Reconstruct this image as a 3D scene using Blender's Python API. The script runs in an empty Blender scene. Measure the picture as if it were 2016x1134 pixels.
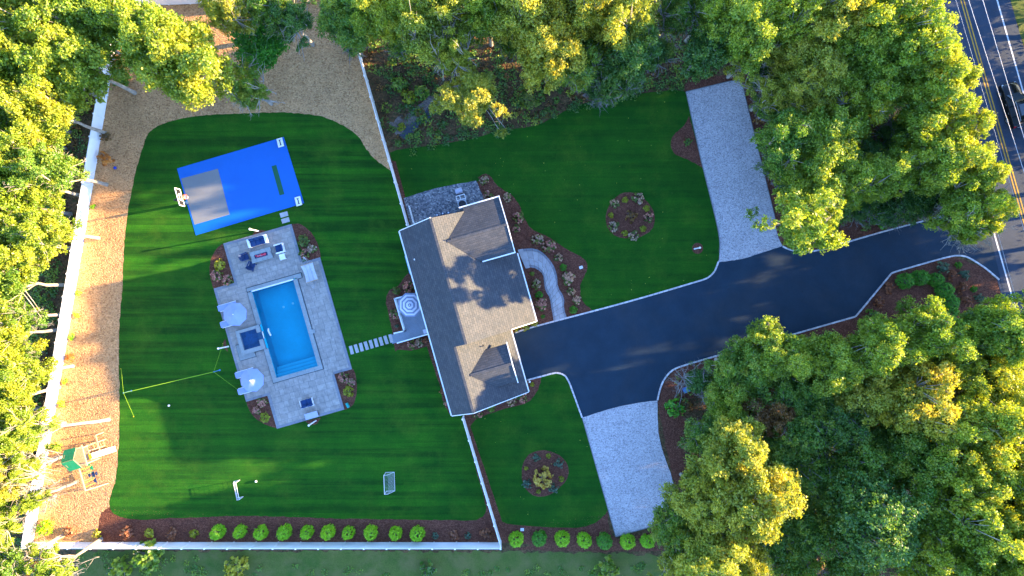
import bpy, bmesh, math, random
import numpy as np
from mathutils import Vector, Matrix
from mathutils.geometry import tessellate_polygon
C = bpy.context
SC = C.scene
COL = SC.collection
R = math.radians
random.seed(7)

# ------------------------------------------------------------------ camera, sky, sun, exposure
S = 18.4          # photo pixels per metre on the ground
CAMH = 73.0
cam = bpy.data.cameras.new('camera')
cam.lens = 24.0
cam.sensor_width = 36.0
cam.clip_end = 2000
camo = bpy.data.objects.new('camera', cam)
COL.objects.link(camo)
camo.location = (0, 0, CAMH)
camo.rotation_euler = (0, 0, 0)
SC.camera = camo

SUN_EL = 11.2
SUN_DIR2 = Vector((0.985, 0.175)).normalized()
W = bpy.data.worlds.new('World')
SC.world = W
W.use_nodes = True
nt = W.node_tree
bg = nt.nodes['Background']
sky = nt.nodes.new('ShaderNodeTexSky')
sky.sky_type = 'NISHITA'
sky.sun_disc = False
sky.sun_elevation = R(SUN_EL)
sky.sun_rotation = math.atan2(SUN_DIR2.x, SUN_DIR2.y)
sky.air_density = 1.0
sky.dust_density = 0.3
sky.ozone_density = 3.0
tint = nt.nodes.new('ShaderNodeMix')
tint.data_type = 'RGBA'
tint.blend_type = 'MULTIPLY'
tint.inputs[0].default_value = 1.0
tint.inputs[7].default_value = (0.90, 0.95, 1.14, 1)
nt.links.new(sky.outputs[0], tint.inputs[6])
nt.links.new(tint.outputs[2], bg.inputs[0])
bg.inputs[1].default_value = 0.15
sl = bpy.data.lights.new('sun', 'SUN')
sl.energy = 4.5
sl.angle = R(0.5)
sl.color = (1.0, 0.70, 0.345)
so = bpy.data.objects.new('sun', sl)
COL.objects.link(so)
sd = Vector((SUN_DIR2.x * math.cos(R(SUN_EL)), SUN_DIR2.y * math.cos(R(SUN_EL)), math.sin(R(SUN_EL))))
so.rotation_euler = sd.to_track_quat('Z', 'Y').to_euler()
so.location = sd * 200
SC.view_settings.view_transform = 'Standard'
SC.view_settings.look = 'None'
SC.view_settings.gamma = 1
SC.view_settings.exposure = 3.1
SC.view_settings.use_curve_mapping = False
SC.cycles.max_bounces = 6
SC.cycles.transparent_max_bounces = 8
SC.cycles.caustics_reflective = False
SC.cycles.caustics_refractive = False

# ------------------------------------------------------------------ helpers
def P(px, py, z=0.0):
    """survey point: where the sight line of photo pixel px,py meets height z"""
    k = (CAMH - z) / CAMH / S
    return Vector(((px - 1008) * k, -(py - 567) * k, z))

def tag(o, label=None, cat=None, group=None, kind=None):
    if label: o['label'] = label
    if cat: o['category'] = cat
    if group: o['group'] = group
    if kind: o['kind'] = kind
    return o

def link(name, data, parent=None, loc=None, rotz=None):
    o = bpy.data.objects.new(name, data)
    COL.objects.link(o)
    if parent is not None: o.parent = parent
    if loc is not None: o.location = loc
    if rotz is not None: o.rotation_euler = (0, 0, rotz)
    return o

def thing(name, label, cat, loc=(0, 0, 0), rotz=0.0, group=None):
    o = link(name, None, None, loc, rotz)
    o.empty_display_size = 0.3
    return tag(o, label, cat, group)

def copy_tree(o, parent=None):
    c = o.copy()
    COL.objects.link(c)
    if parent is not None: c.parent = parent
    for ch in list(o.children):
        copy_tree(ch, c)
    return c

class MB:
    def __init__(s): s.v = []; s.f = []
    def quad(s, a, b, c, d):
        n = len(s.v); s.v += [tuple(a), tuple(b), tuple(c), tuple(d)]; s.f.append((n, n+1, n+2, n+3)); return s
    def box(s, c, size, m=None, taper=1.0):
        x, y, z = size[0]/2, size[1]/2, size[2]/2
        pts = [(-x,-y,-z),(x,-y,-z),(x,y,-z),(-x,y,-z),(-x*taper,-y*taper,z),(x*taper,-y*taper,z),(x*taper,y*taper,z),(-x*taper,y*taper,z)]
        n = len(s.v); c = Vector(c)
        for p in pts:
            q = Vector(p)
            if m is not None: q = m @ q
            s.v.append(tuple(q + c))
        for f in [(0,3,2,1),(4,5,6,7),(0,1,5,4),(1,2,6,5),(2,3,7,6),(3,0,4,7)]:
            s.f.append(tuple(i+n for i in f))
        return s
    def bar(s, a, b, w, h=None, up=(0,0,1)):
        """box between a and b, w wide and h high"""
        a = Vector(a); b = Vector(b); d = b - a; L = d.length
        if L < 1e-6: return s
        x = d / L; up = Vector(up)
        y = up.cross(x)
        if y.length < 1e-4: y = Vector((0,1,0)).cross(x)
        y.normalize(); z = x.cross(y)
        m = Matrix((x, y, z)).transposed()
        return s.box((a+b)/2, (L, w, h or w), m)
    def tube(s, pts, rad, sides=6, cap=True):
        pts = [Vector(p) for p in pts]; n0 = len(s.v)
        if not hasattr(rad, '__len__'): rad = [rad]*len(pts)
        ref = Vector((0.31, 0.17, 0.93))
        for i, p in enumerate(pts):
            d = (pts[min(i+1, len(pts)-1)] - pts[max(i-1, 0)])
            if d.length < 1e-6: d = Vector((0,0,1))
            d.normalize()
            a = d.cross(ref)
            if a.length < 0.05: a = d.cross(Vector((1,0,0)))
            a.normalize(); b = d.cross(a)
            for k in range(sides):
                t = 2*math.pi*k/sides
                s.v.append(tuple(p + (a*math.cos(t) + b*math.sin(t))*rad[i]))
        for i in range(len(pts)-1):
            for k in range(sides):
                k2 = (k+1) % sides
                s.f.append((n0+i*sides+k, n0+(i+1)*sides+k, n0+(i+1)*sides+k2, n0+i*sides+k2))
        if cap:
            s.f.append(tuple(n0+k for k in range(sides)))
            s.f.append(tuple(n0+(len(pts)-1)*sides+k for k in reversed(range(sides))))
        return s
    def lathe(s, prof, c=(0,0,0), sides=12):
        n0 = len(s.v)
        for r, z in prof:
            for k in range(sides):
                t = 2*math.pi*k/sides
                s.v.append((c[0]+r*math.cos(t), c[1]+r*math.sin(t), c[2]+z))
        for i in range(len(prof)-1):
            for k in range(sides):
                k2 = (k+1) % sides
                s.f.append((n0+i*sides+k, n0+i*sides+k2, n0+(i+1)*sides+k2, n0+(i+1)*sides+k))
        s.f.append(tuple(n0+k for k in reversed(range(sides))))
        s.f.append(tuple(n0+(len(prof)-1)*sides+k for k in range(sides)))
        return s
    def prism(s, poly, z0, z1):
        """poly: list of (x,y) counter-clockwise, convex or not"""
        n = len(s.v); k = len(poly)
        for p in poly: s.v.append((p[0], p[1], z0 if not callable(z0) else z0(p)))
        for p in poly: s.v.append((p[0], p[1], z1 if not callable(z1) else z1(p)))
        s.f.append(tuple(n+i for i in reversed(range(k))))
        s.f.append(tuple(n+k+i for i in range(k)))
        for i in range(k):
            j = (i+1) % k
            s.f.append((n+i, n+j, n+k+j, n+k+i))
        return s
    def slab(s, pts, t):
        """planar polygon of 3d points given thickness t downwards"""
        n = len(s.v); k = len(pts)
        for p in pts: s.v.append(tuple(p))
        for p in pts: s.v.append((p[0], p[1], p[2]-t))
        s.f.append(tuple(n+i for i in range(k)))
        s.f.append(tuple(n+k+i for i in reversed(range(k))))
        for i in range(k):
            j = (i+1) % k
            s.f.append((n+i, n+k+i, n+k+j, n+j))
        return s
    def mesh(s, name, m=None, smooth=False):
        me = bpy.data.meshes.new(name)
        me.from_pydata(s.v, [], s.f)
        if m is not None: me.materials.append(m)
        if smooth: me.polygons.foreach_set('use_smooth', [True]*len(me.polygons))
        bm = bmesh.new(); bm.from_mesh(me)
        bmesh.ops.recalc_face_normals(bm, faces=bm.faces)
        bm.to_mesh(me); bm.free()
        return me
    def build(s, name, m, parent=None, loc=None, rotz=None, smooth=False, bevel=0):
        o = link(name, s.mesh(name, m, smooth), parent, loc, rotz)
        if bevel:
            b = o.modifiers.new('bevel', 'BEVEL'); b.width = bevel; b.segments = 2; b.limit_method = 'ANGLE'
        return o

# ---- materials
def _n(t, kind): return t.nodes.new(kind)
def noise(t, coord, scale, detail=4, rough=0.6, dist=0):
    n = _n(t, 'ShaderNodeTexNoise'); n.inputs['Scale'].default_value = scale
    n.inputs['Detail'].default_value = detail; n.inputs['Roughness'].default_value = rough
    n.inputs['Distortion'].default_value = dist
    t.links.new(coord, n.inputs['Vector']); return n.outputs['Fac']
def ramp(t, fac, stops):
    r = _n(t, 'ShaderNodeValToRGB'); e = r.color_ramp.elements
    while len(e) > 1: e.remove(e[-1])
    e[0].position = stops[0][0]; e[0].color = (*stops[0][1], 1)
    for p, c in stops[1:]:
        q = e.new(p); q.color = (*c, 1)
    t.links.new(fac, r.inputs[0]); return r.outputs[0]
def mixc(t, a, b, fac, mode='MIX'):
    m = _n(t, 'ShaderNodeMix'); m.data_type = 'RGBA'; m.blend_type = mode
    for s_, v in ((0, fac), (6, a), (7, b)):
        if hasattr(v, 'is_linked'): t.links.new(v, m.inputs[s_])
        elif s_ == 0: m.inputs[0].default_value = v
        else: m.inputs[s_].default_value = (*v, 1)
    return m.outputs[2]
def bump(t, h, dist, strength=1.0):
    b = _n(t, 'ShaderNodeBump'); b.inputs['Distance'].default_value = dist; b.inputs['Strength'].default_value = strength
    t.links.new(h, b.inputs['Height']); return b.outputs[0]
def scaled(t, coord, sc, rot=0):
    m = _n(t, 'ShaderNodeMapping'); m.inputs['Scale'].default_value = sc; m.inputs['Rotation'].default_value = (0, 0, rot)
    t.links.new(coord, m.inputs[0]); return m.outputs[0]
def base(name, rough=0.8, spec=0.3, metal=0.0):
    m = bpy.data.materials.new(name); m.use_nodes = True
    t = m.node_tree; b = t.nodes['Principled BSDF']
    b.inputs['Roughness'].default_value = rough
    b.inputs['Specular IOR Level'].default_value = spec
    b.inputs['Metallic'].default_value = metal
    g = _n(t, 'ShaderNodeNewGeometry')
    return m, t, b, g.outputs['Position']
def pm(name, c, var=0.12, scale=3.0, rough=0.8, bmp=0.0, bscale=30.0, spec=0.3, metal=0.0, objvar=0.0):
    """plain painted/mineral surface: base colour with two scales of uneven tone and fine relief"""
    m, t, b, pos = base(name, rough, spec, metal)
    lo = tuple(x*(1-var) for x in c); hi = tuple(min(1, x*(1+var)) for x in c)
    col = ramp(t, noise(t, pos, scale, 6), [(0.3, lo), (0.7, hi)])
    col = mixc(t, col, ramp(t, noise(t, pos, scale*9, 3), [(0.25, (1-var,)*3), (0.75, (1+var*0.3,)*3)]), 0.6, 'MULTIPLY')
    if objvar:
        oi = _n(t, 'ShaderNodeObjectInfo')
        col = mixc(t, col, ramp(t, oi.outputs['Random'], [(0, (1-objvar,)*3), (0.55, (1, 1, 1)), (1, (1+objvar*0.6, 1+objvar*0.6, 1+objvar*0.5))]), 1.0, 'MULTIPLY')
    t.links.new(col, b.inputs['Base Color'])
    if bmp: t.links.new(bump(t, noise(t, pos, bscale, 4), bmp), b.inputs['Normal'])
    return m

def m_grass(name, a, bcol, stripes=1.0, dry=0.0):
    m, t, b, pos = base(name, 0.9, 0.15)
    c = ramp(t, noise(t, pos, 0.35, 5, 0.65), [(0.32, a), (0.68, bcol)])
    if stripes:
        # mowing passes: long uneven bands, stronger in some places than others
        k = stripes
        st = ramp(t, noise(t, scaled(t, pos, (0.035, 1.0, 1), R(-2)), 1.25, 4, 0.6), [(0.42, (1-.30*k, 1-.27*k, 1-.2*k)), (0.58, (1+.30*k, 1+.22*k, 1.0))])
        c = mixc(t, c, st, ramp(t, noise(t, pos, 0.06, 3), [(0.35, (0.45,)*3), (0.6, (1,)*3)]), 'MULTIPLY')
        c = mixc(t, c, ramp(t, noise(t, scaled(t, pos, (0.10, 2.2, 1), R(-3)), 1.2, 4), [(0.35, (0.86, 0.88, 0.9)), (0.65, (1.14, 1.10, 1.0))]), 1.0, 'MULTIPLY')
        c = mixc(t, c, (0.055, 0.125, 0.008), ramp(t, noise(t, pos, 0.22, 6, 0.7), [(0.50, (0, 0, 0)), (0.75, (0.6,)*3)]))
        c = mixc(t, c, (0.10, 0.11, 0.03), ramp(t, noise(t, pos, 1.3, 5, 0.8), [(0.66, (0, 0, 0)), (0.80, (0.5,)*3)]))
    c = mixc(t, c, ramp(t, noise(t, pos, 7.0, 6, 0.8), [(0.3, (0.62, 0.66, 0.7)), (0.7, (1.32, 1.26, 1.2))]), 1.0, 'MULTIPLY')
    if dry:
        c = mixc(t, c, (0.16, 0.13, 0.055), ramp(t, noise(t, pos, 0.5, 6, 0.7), [(0.45, (0, 0, 0)), (0.7, (dry,)*3)]))
    t.links.new(c, b.inputs['Base Color'])
    t.links.new(bump(t, noise(t, pos, 26, 4, 0.8), 0.05), b.inputs['Normal'])
    return m
def m_chips(name, cols, scale=9.0, bmp=0.05, big=0.4):
    """loose bits (bark, stone): each cell its own tone, with relief"""
    m, t, b, pos = base(name, 0.9, 0.15)
    wob = noise(t, pos, scale*0.8, 2)
    v = _n(t, 'ShaderNodeTexVoronoi'); v.inputs['Scale'].default_value = scale
    v.inputs['Randomness'].default_value = 1.0
    t.links.new(scaled(t, pos, (1, 1.3, 1), 0.5), v.inputs['Vector'])
    sep = _n(t, 'ShaderNodeSeparateColor'); t.links.new(v.outputs['Color'], sep.inputs[0])
    n = len(cols)
    c = ramp(t, sep.outputs[0], [((i+0.5)/n, k) for i, k in enumerate(cols)])
    c = mixc(t, c, ramp(t, noise(t, pos, 0.5, 5), [(0.3, (1-big*0.5,)*3), (0.7, (1+big*0.3,)*3)]), 1.0, 'MULTIPLY')
    c = mixc(t, c, ramp(t, noise(t, pos, scale*1.7, 3, 0.8), [(0.3, (0.6,)*3), (0.65, (1.15,)*3)]), 0.8, 'MULTIPLY')
    t.links.new(c, b.inputs['Base Color'])
    t.links.new(bump(t, v.outputs['Distance'], -bmp), b.inputs['Normal'])
    return m
def m_leaf(name, stops, trans=0.45):
    m = bpy.data.materials.new(name); m.use_nodes = True
    t = m.node_tree; t.nodes.clear()
    out = _n(t, 'ShaderNodeOutputMaterial')
    at = _n(t, 'ShaderNodeAttribute'); at.attribute_name = 'tone'
    c = ramp(t, at.outputs['Fac'], stops)
    oi = _n(t, 'ShaderNodeObjectInfo')
    c = mixc(t, c, ramp(t, oi.outputs['Random'], [(0, (0.86, 0.95, 0.95)), (0.5, (1, 1, 1)), (1, (1.14, 1.03, 0.9))]), 1.0, 'MULTIPLY')
    d = _n(t, 'ShaderNodeBsdfDiffuse'); tr = _n(t, 'ShaderNodeBsdfTranslucent'); gl = _n(t, 'ShaderNodeBsdfGlossy')
    gl.inputs['Roughness'].default_value = 0.45
    t.links.new(c, d.inputs[0])
    tc = mixc(t, c, (1.25, 1.1, 0.5), 1.0, 'MULTIPLY'); t.links.new(tc, tr.inputs[0])
    m1 = _n(t, 'ShaderNodeMixShader'); m1.inputs[0].default_value = trans
    t.links.new(d.outputs[0], m1.inputs[1]); t.links.new(tr.outputs[0], m1.inputs[2])
    m2 = _n(t, 'ShaderNodeMixShader'); m2.inputs[0].default_value = 0.035
    t.links.new(m1.outputs[0], m2.inputs[1]); t.links.new(gl.outputs[0], m2.inputs[2])
    t.links.new(m2.outputs[0], out.inputs[0])
    return m
def m_water(name, tintc, ripple=0.01, gloss=1.0):
    m = bpy.data.materials.new(name); m.use_nodes = True
    t = m.node_tree; t.nodes.clear()
    out = _n(t, 'ShaderNodeOutputMaterial'); g = _n(t, 'ShaderNodeNewGeometry')
    tr = _n(t, 'ShaderNodeBsdfTransparent'); tr.inputs[0].default_value = (*tintc, 1)
    gl = _n(t, 'ShaderNodeBsdfGlossy'); gl.inputs['Roughness'].default_value = 0.04
    fr = _n(t, 'ShaderNodeFresnel'); fr.inputs[0].default_value = 1.33
    bn = bump(t, noise(t, g.outputs['Position'], 2.6, 5, 0.6, 0.6), ripple)
    t.links.new(bn, gl.inputs['Normal']); t.links.new(bn, fr.inputs['Normal'])
    mx = _n(t, 'ShaderNodeMixShader')
    t.links.new(fr.outputs[0], mx.inputs[0]); t.links.new(tr.outputs[0], mx.inputs[1]); t.links.new(gl.outputs[0], mx.inputs[2])
    t.links.new(mx.outputs[0], out.inputs[0])
    return m

def m_asphalt(name, c, worn, amt=0.35):
    m, t, b, pos = base(name, 0.85, 0.22)
    col = ramp(t, noise(t, pos, 0.5, 6, 0.6), [(0.3, tuple(x*.85 for x in c)), (0.7, tuple(x*1.15 for x in c))])
    col = mixc(t, col, worn, ramp(t, noise(t, pos, 0.12, 5, 0.65, 0.8), [(0.50, (0, 0, 0)), (0.72, (amt,)*3)]))
    col = mixc(t, col, (0.012, 0.014, 0.018), ramp(t, noise(t, pos, 1.7, 2), [(0.70, (0, 0, 0)), (0.78, (0.5,)*3)]))
    col = mixc(t, col, ramp(t, noise(t, pos, 28, 3, 0.9), [(0.3, (0.65,)*3), (0.7, (1.35,)*3)]), 1.0, 'MULTIPLY')
    t.links.new(col, b.inputs['Base Color']); t.links.new(bump(t, noise(t, pos, 40, 4), 0.012), b.inputs['Normal'])
    return m

MAT = {}
MAT['forest'] = m_chips('forest_floor', [(0.065, 0.036, 0.018), (0.13, 0.068, 0.032), (0.085, 0.062, 0.026), (0.17, 0.095, 0.045), (0.055, 0.055, 0.020)], 5.0, 0.06, 0.9)
MAT['chip'] = m_chips('tan_wood_chips', [(0.46, 0.245, 0.105), (0.61, 0.335, 0.15), (0.54, 0.29, 0.125), (0.68, 0.40, 0.185), (0.35, 0.18, 0.075)], 7.0, 0.05, 0.3)
MAT['chip_bit'] = m_leaf('tan_wood_chip_bit', [(0, (0.30, 0.155, 0.07)), (0.5, (0.48, 0.265, 0.125)), (1, (0.60, 0.36, 0.19))], 0.0)
MAT['mulch'] = m_chips('brown_bark_mulch', [(0.085, 0.030, 0.018), (0.15, 0.056, 0.034), (0.11, 0.040, 0.024), (0.18, 0.074, 0.045)], 9.0, 0.05, 0.4)
MAT['lawn'] = m_grass('lawn_grass', (0.006, 0.066, 0.004), (0.018, 0.100, 0.005), 1.25)
MAT['lawnfront'] = m_grass('front_lawn_grass', (0.006, 0.064, 0.004), (0.016, 0.094, 0.005), 0.5)
MAT['rough'] = m_grass('rough_grass', (0.05, 0.10, 0.016), (0.11, 0.13, 0.030), 0, 0.6)
MAT['asphalt'] = m_asphalt('driveway_asphalt', (0.013, 0.031, 0.051), (0.042, 0.045, 0.048))
MAT['road'] = m_asphalt('road_asphalt', (0.032, 0.048, 0.074), (0.06, 0.072, 0.092), 0.5)
MAT['gravel'] = m_chips('white_crushed_stone', [(0.36, 0.33, 0.34), (0.50, 0.46, 0.46), (0.42, 0.39, 0.39), (0.57, 0.53, 0.52), (0.45, 0.42, 0.42), (0.24, 0.23, 0.24), (0.52, 0.48, 0.48)], 8.5, 0.03, 0.22)
MAT['pad'] = m_chips('grey_pea_gravel', [(0.10, 0.11, 0.13), (0.17, 0.17, 0.18), (0.26, 0.25, 0.25), (0.13, 0.14, 0.16), (0.40, 0.39, 0.38), (0.08, 0.09, 0.11)], 6.0, 0.05, 0.3)
MAT['granite'] = pm('granite_kerb', (0.55, 0.52, 0.52), 0.15, 5, 0.8, 0.01, 40, objvar=0.15)
MAT['paver'] = pm('grey_paver', (0.325, 0.295, 0.265), 0.2, 2.5, 0.85, 0.006, 30, objvar=0.13)
MAT['paver_dark'] = pm('dark_border_paver', (0.21, 0.215, 0.235), 0.12, 3.5, 0.85, 0.006, 30, objvar=0.12)
MAT['mortar'] = pm('joint_sand', (0.19, 0.19, 0.20), 0.15, 5)
MAT['coping'] = pm('pool_coping', (0.26, 0.285, 0.285), 0.1, 4, 0.75, 0.004, objvar=0.08)
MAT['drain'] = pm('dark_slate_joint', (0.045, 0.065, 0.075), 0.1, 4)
MAT['walk'] = pm('stamped_concrete', (0.36, 0.35, 0.35), 0.14, 3.0, 0.8, 0.008, 14, objvar=0.12)
MAT['courtblue'] = pm('blue_court_tile', (0.001, 0.11, 0.44), 0.05, 0.5, 0.45, 0.0, spec=0.4)
MAT['courtgrey'] = pm('grey_court_tile', (0.18, 0.185, 0.185), 0.05, 0.7, 0.5)
MAT['courtgreen'] = pm('green_court_strip', (0.012, 0.10, 0.045), 0.1, 1)
MAT['shell'] = pm('blue_pool_plaster', (0.01, 0.52, 0.68), 0.10, 0.5, 0.6)
MAT['step'] = pm('pale_pool_step', (0.07, 0.58, 0.74), 0.05, 1, 0.6)
MAT['spashell'] = pm('dark_spa_plaster', (0.015, 0.075, 0.15), 0.3, 2.5, 0.6)
MAT['water'] = m_water('pool_water', (0.55, 0.97, 1.0), 0.012)
MAT['spawater'] = m_water('spa_water', (0.6, 0.85, 1.0), 0.05)
MAT['puddle'] = pm('dark_wet_soil', (0.045, 0.055, 0.075), 0.3, 1.2, 0.35, 0.02, 6)
MAT['earth'] = m_chips('bare_grey_earth', [(0.16, 0.125, 0.10), (0.24, 0.19, 0.16), (0.20, 0.16, 0.135)], 5, 0.04, 0.5)
MAT['white'] = pm('white_vinyl', (0.80, 0.80, 0.80), 0.05, 0.8, 0.5, 0.0)
MAT['whitepaint'] = pm('white_paint', (0.78, 0.78, 0.77), 0.05, 2, 0.55)
MAT['roadline'] = pm('white_road_paint', (0.62, 0.62, 0.62), 0.2, 4, 0.8)
MAT['yellowline'] = pm('yellow_road_paint', (0.50, 0.27, 0.03), 0.25, 4, 0.8)
MAT['siding'] = pm('grey_clapboard', (0.42, 0.43, 0.45), 0.08, 1.5, 0.7)
MAT['glass'] = pm('dark_window_glass', (0.03, 0.04, 0.05), 0.05, 1, 0.08, spec=0.6)
MAT['deckboard'] = pm('grey_composite_deck', (0.20, 0.24, 0.29), 0.1, 2, 0.7)
MAT['metal'] = pm('grey_metal', (0.35, 0.36, 0.38), 0.1, 3, 0.45, metal=0.6)
MAT['darkmetal'] = pm('dark_metal', (0.03, 0.03, 0.035), 0.15, 3, 0.5)
MAT['navy'] = pm('navy_cushion', (0.012, 0.045, 0.135), 0.15, 6, 0.9, 0.004, 40)
MAT['navyplastic'] = pm('navy_plastic', (0.012, 0.035, 0.11), 0.1, 3, 0.5)
MAT['canvas'] = pm('pale_canvas', (0.25, 0.31, 0.55), 0.05, 3, 0.85, 0.003, 40)
MAT['stripe'] = pm('blue_grey_canvas', (0.17, 0.20, 0.28), 0.06, 3, 0.85)
MAT['stripe2'] = pm('pale_grey_canvas', (0.52, 0.52, 0.60), 0.06, 3, 0.85)
MAT['rope'] = pm('cream_rope', (0.48, 0.48, 0.50), 0.1, 6, 0.9)
MAT['wood'] = pm('pale_play_timber', (0.50, 0.32, 0.18), 0.12, 5, 0.7)
MAT['greencanvas'] = pm('green_tarp', (0.004, 0.19, 0.075), 0.1, 4, 0.6)
MAT['yellowplastic'] = pm('yellow_plastic', (0.62, 0.42, 0.02), 0.05, 3, 0.4)
MAT['greenplastic'] = pm('green_plastic', (0.01, 0.22, 0.10), 0.05, 3, 0.4)
MAT['teal'] = pm('teal_plastic', (0.01, 0.28, 0.24), 0.05, 3, 0.4)
MAT['blueplastic'] = pm('blue_plastic', (0.01, 0.04, 0.42), 0.05, 3, 0.4)
MAT['orange'] = pm('orange_metal', (0.75, 0.13, 0.02), 0.06, 3, 0.45)
MAT['limenet'] = pm('lime_net_tape', (0.26, 0.48, 0.02), 0.06, 3, 0.7)
MAT['bluepole'] = pm('blue_pole', (0.05, 0.19, 0.42), 0.06, 3, 0.5)
MAT['black'] = pm('black_paint', (0.012, 0.012, 0.014), 0.1, 3, 0.5)
MAT['carpaint'] = pm('black_car_paint', (0.005, 0.006, 0.007), 0.05, 2, 0.22, spec=0.4)
MAT['tyre'] = pm('tyre_rubber', (0.02, 0.02, 0.02), 0.1, 8, 0.9)
MAT['redlens'] = pm('red_lens', (0.55, 0.01, 0.02), 0.05, 3, 0.25)
MAT['clearlens'] = pm('clear_lens', (0.6, 0.62, 0.65), 0.05, 3, 0.15)
MAT['wire'] = pm('bare_aluminium_wire', (0.6, 0.6, 0.62), 0.05, 3, 0.5)
MAT['polewood'] = pm('weathered_pole_wood', (0.14, 0.11, 0.085), 0.2, 4, 0.9)
MAT['bark'] = pm('pale_oak_bark', (0.33, 0.29, 0.24), 0.3, 2.2, 0.95, 0.03, 12, 0.1)
MAT['barkdark'] = pm('grey_bark', (0.22, 0.20, 0.185), 0.3, 2.2, 0.95, 0.03, 12, 0.1)
MAT['fireglass'] = pm('red_fire_glass', (0.65, 0.05, 0.09), 0.4, 9, 0.3)
# leaves
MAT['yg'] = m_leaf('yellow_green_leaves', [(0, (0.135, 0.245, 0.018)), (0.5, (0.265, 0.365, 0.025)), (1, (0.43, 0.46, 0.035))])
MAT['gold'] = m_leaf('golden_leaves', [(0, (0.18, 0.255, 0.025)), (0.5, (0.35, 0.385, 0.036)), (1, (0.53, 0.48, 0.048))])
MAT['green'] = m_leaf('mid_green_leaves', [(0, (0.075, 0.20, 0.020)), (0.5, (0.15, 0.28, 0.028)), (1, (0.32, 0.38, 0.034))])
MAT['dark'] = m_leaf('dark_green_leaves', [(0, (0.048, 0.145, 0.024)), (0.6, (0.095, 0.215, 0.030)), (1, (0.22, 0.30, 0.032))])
MAT['rust'] = m_leaf('rusty_leaves', [(0, (0.10, 0.065, 0.022)), (0.5, (0.22, 0.125, 0.035)), (1, (0.36, 0.20, 0.05))])
MAT['lime'] = m_leaf('lime_green_foliage', [(0, (0.14, 0.34, 0.005)), (0.5, (0.25, 0.53, 0.008)), (1, (0.40, 0.66, 0.016))], 0.25)
MAT['bright'] = m_leaf('bright_green_foliage', [(0, (0.03, 0.15, 0.008)), (0.5, (0.065, 0.26, 0.010)), (1, (0.13, 0.38, 0.016))], 0.25)
MAT['ygshrub'] = m_leaf('yellow_shrub_leaves', [(0, (0.17, 0.21, 0.008)), (0.5, (0.30, 0.32, 0.014)), (1, (0.46, 0.42, 0.03))], 0.25)
MAT['redshrub'] = m_leaf('red_brown_leaves', [(0, (0.15, 0.055, 0.025)), (0.5, (0.30, 0.11, 0.05)), (1, (0.46, 0.20, 0.09))], 0.25)
MAT['greyshrub'] = m_leaf('grey_green_leaves', [(0, (0.04, 0.095, 0.055)), (0.5, (0.085, 0.155, 0.09)), (1, (0.17, 0.24, 0.15))], 0.25)
MAT['hydleaf'] = m_leaf('hydrangea_leaves', [(0, (0.05, 0.10, 0.02)), (0.5, (0.12, 0.19, 0.03)), (1, (0.24, 0.26, 0.06))], 0.25)
MAT['pink'] = m_leaf('pink_flower_heads', [(0, (0.40, 0.13, 0.11)), (0.5, (0.62, 0.26, 0.21)), (1, (0.76, 0.44, 0.36))], 0.25)
MAT['cream'] = m_leaf('cream_flower_heads', [(0, (0.42, 0.24, 0.17)), (0.5, (0.60, 0.38, 0.28)), (1, (0.74, 0.56, 0.44))], 0.25)
MAT['goldshrub'] = m_leaf('golden_bush_leaves', [(0, (0.30, 0.19, 0.02)), (0.5, (0.58, 0.37, 0.05)), (1, (0.80, 0.58, 0.14))], 0.25)
MAT['orangeshrub'] = m_leaf('orange_bush_leaves', [(0, (0.28, 0.09, 0.015)), (0.5, (0.50, 0.19, 0.03)), (1, (0.62, 0.32, 0.05))], 0.25)

# ------------------------------------------------------------------ ground sheets
def cr(run, n=5):
    """open Catmull-Rom curve through the points"""
    if len(run) < 3: return list(run)
    o = []
    for i in range(len(run)-1):
        p0 = run[max(i-1, 0)]; p1 = run[i]; p2 = run[i+1]; p3 = run[min(i+2, len(run)-1)]
        for k in range(n):
            t = k/n
            o.append(tuple(0.5*((2*p1[j]) + (-p0[j]+p2[j])*t + (2*p0[j]-5*p1[j]+4*p2[j]-p3[j])*t*t + (-p0[j]+3*p1[j]-3*p2[j]+p3[j])*t**3) for j in (0, 1)))
    o.append(tuple(run[-1]))
    return o
def outline(*runs):
    o = []
    for r in runs:
        for p in cr(r):
            if not o or (abs(o[-1][0]-p[0]) + abs(o[-1][1]-p[1])) > 0.3: o.append(p)
    return o
def g2(p): q = P(p[0], p[1]); return (q.x, q.y)
def jitter(pts, amp, step=0.35):
    """uneven natural edge: resample and push points about by amp metres"""
    rnd = random.Random(int(pts[0][0]*1000) & 0xffff); o = []
    for i in range(len(pts)):
        a = Vector(pts[i]); b = Vector(pts[(i+1) % len(pts)]); L = (b-a).length
        n = max(1, int(L/step))
        for k in range(n):
            q = a.lerp(b, k/n); o.append((q.x + rnd.uniform(-amp, amp), q.y + rnd.uniform(-amp, amp)))
    return o
def sheet(name, pts, z, m, holes=(), amp=0.0, parent=None, kind='structure', px=True):
    loops = [[g2(p) for p in pts] if px else list(pts)]
    if amp: loops[0] = jitter(loops[0], amp)
    loops += [list(h) for h in holes]
    flat = [v for l in loops for v in l]
    tris = tessellate_polygon([[Vector((v[0], v[1], 0)) for v in l] for l in loops])
    me = bpy.data.meshes.new(name)
    fs = []
    for a, b, c in tris:
        A, B, D = flat[a], flat[b], flat[c]
        if (B[0]-A[0])*(D[1]-A[1]) - (B[1]-A[1])*(D[0]-A[0]) < 0: b, c = c, b
        fs.append((a, b, c))
    me.from_pydata([(v[0], v[1], z) for v in flat], [], fs)
    me.materials.append(m)
    o = link(name, me, parent)
    if parent is None: o['kind'] = kind
    return o
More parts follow.
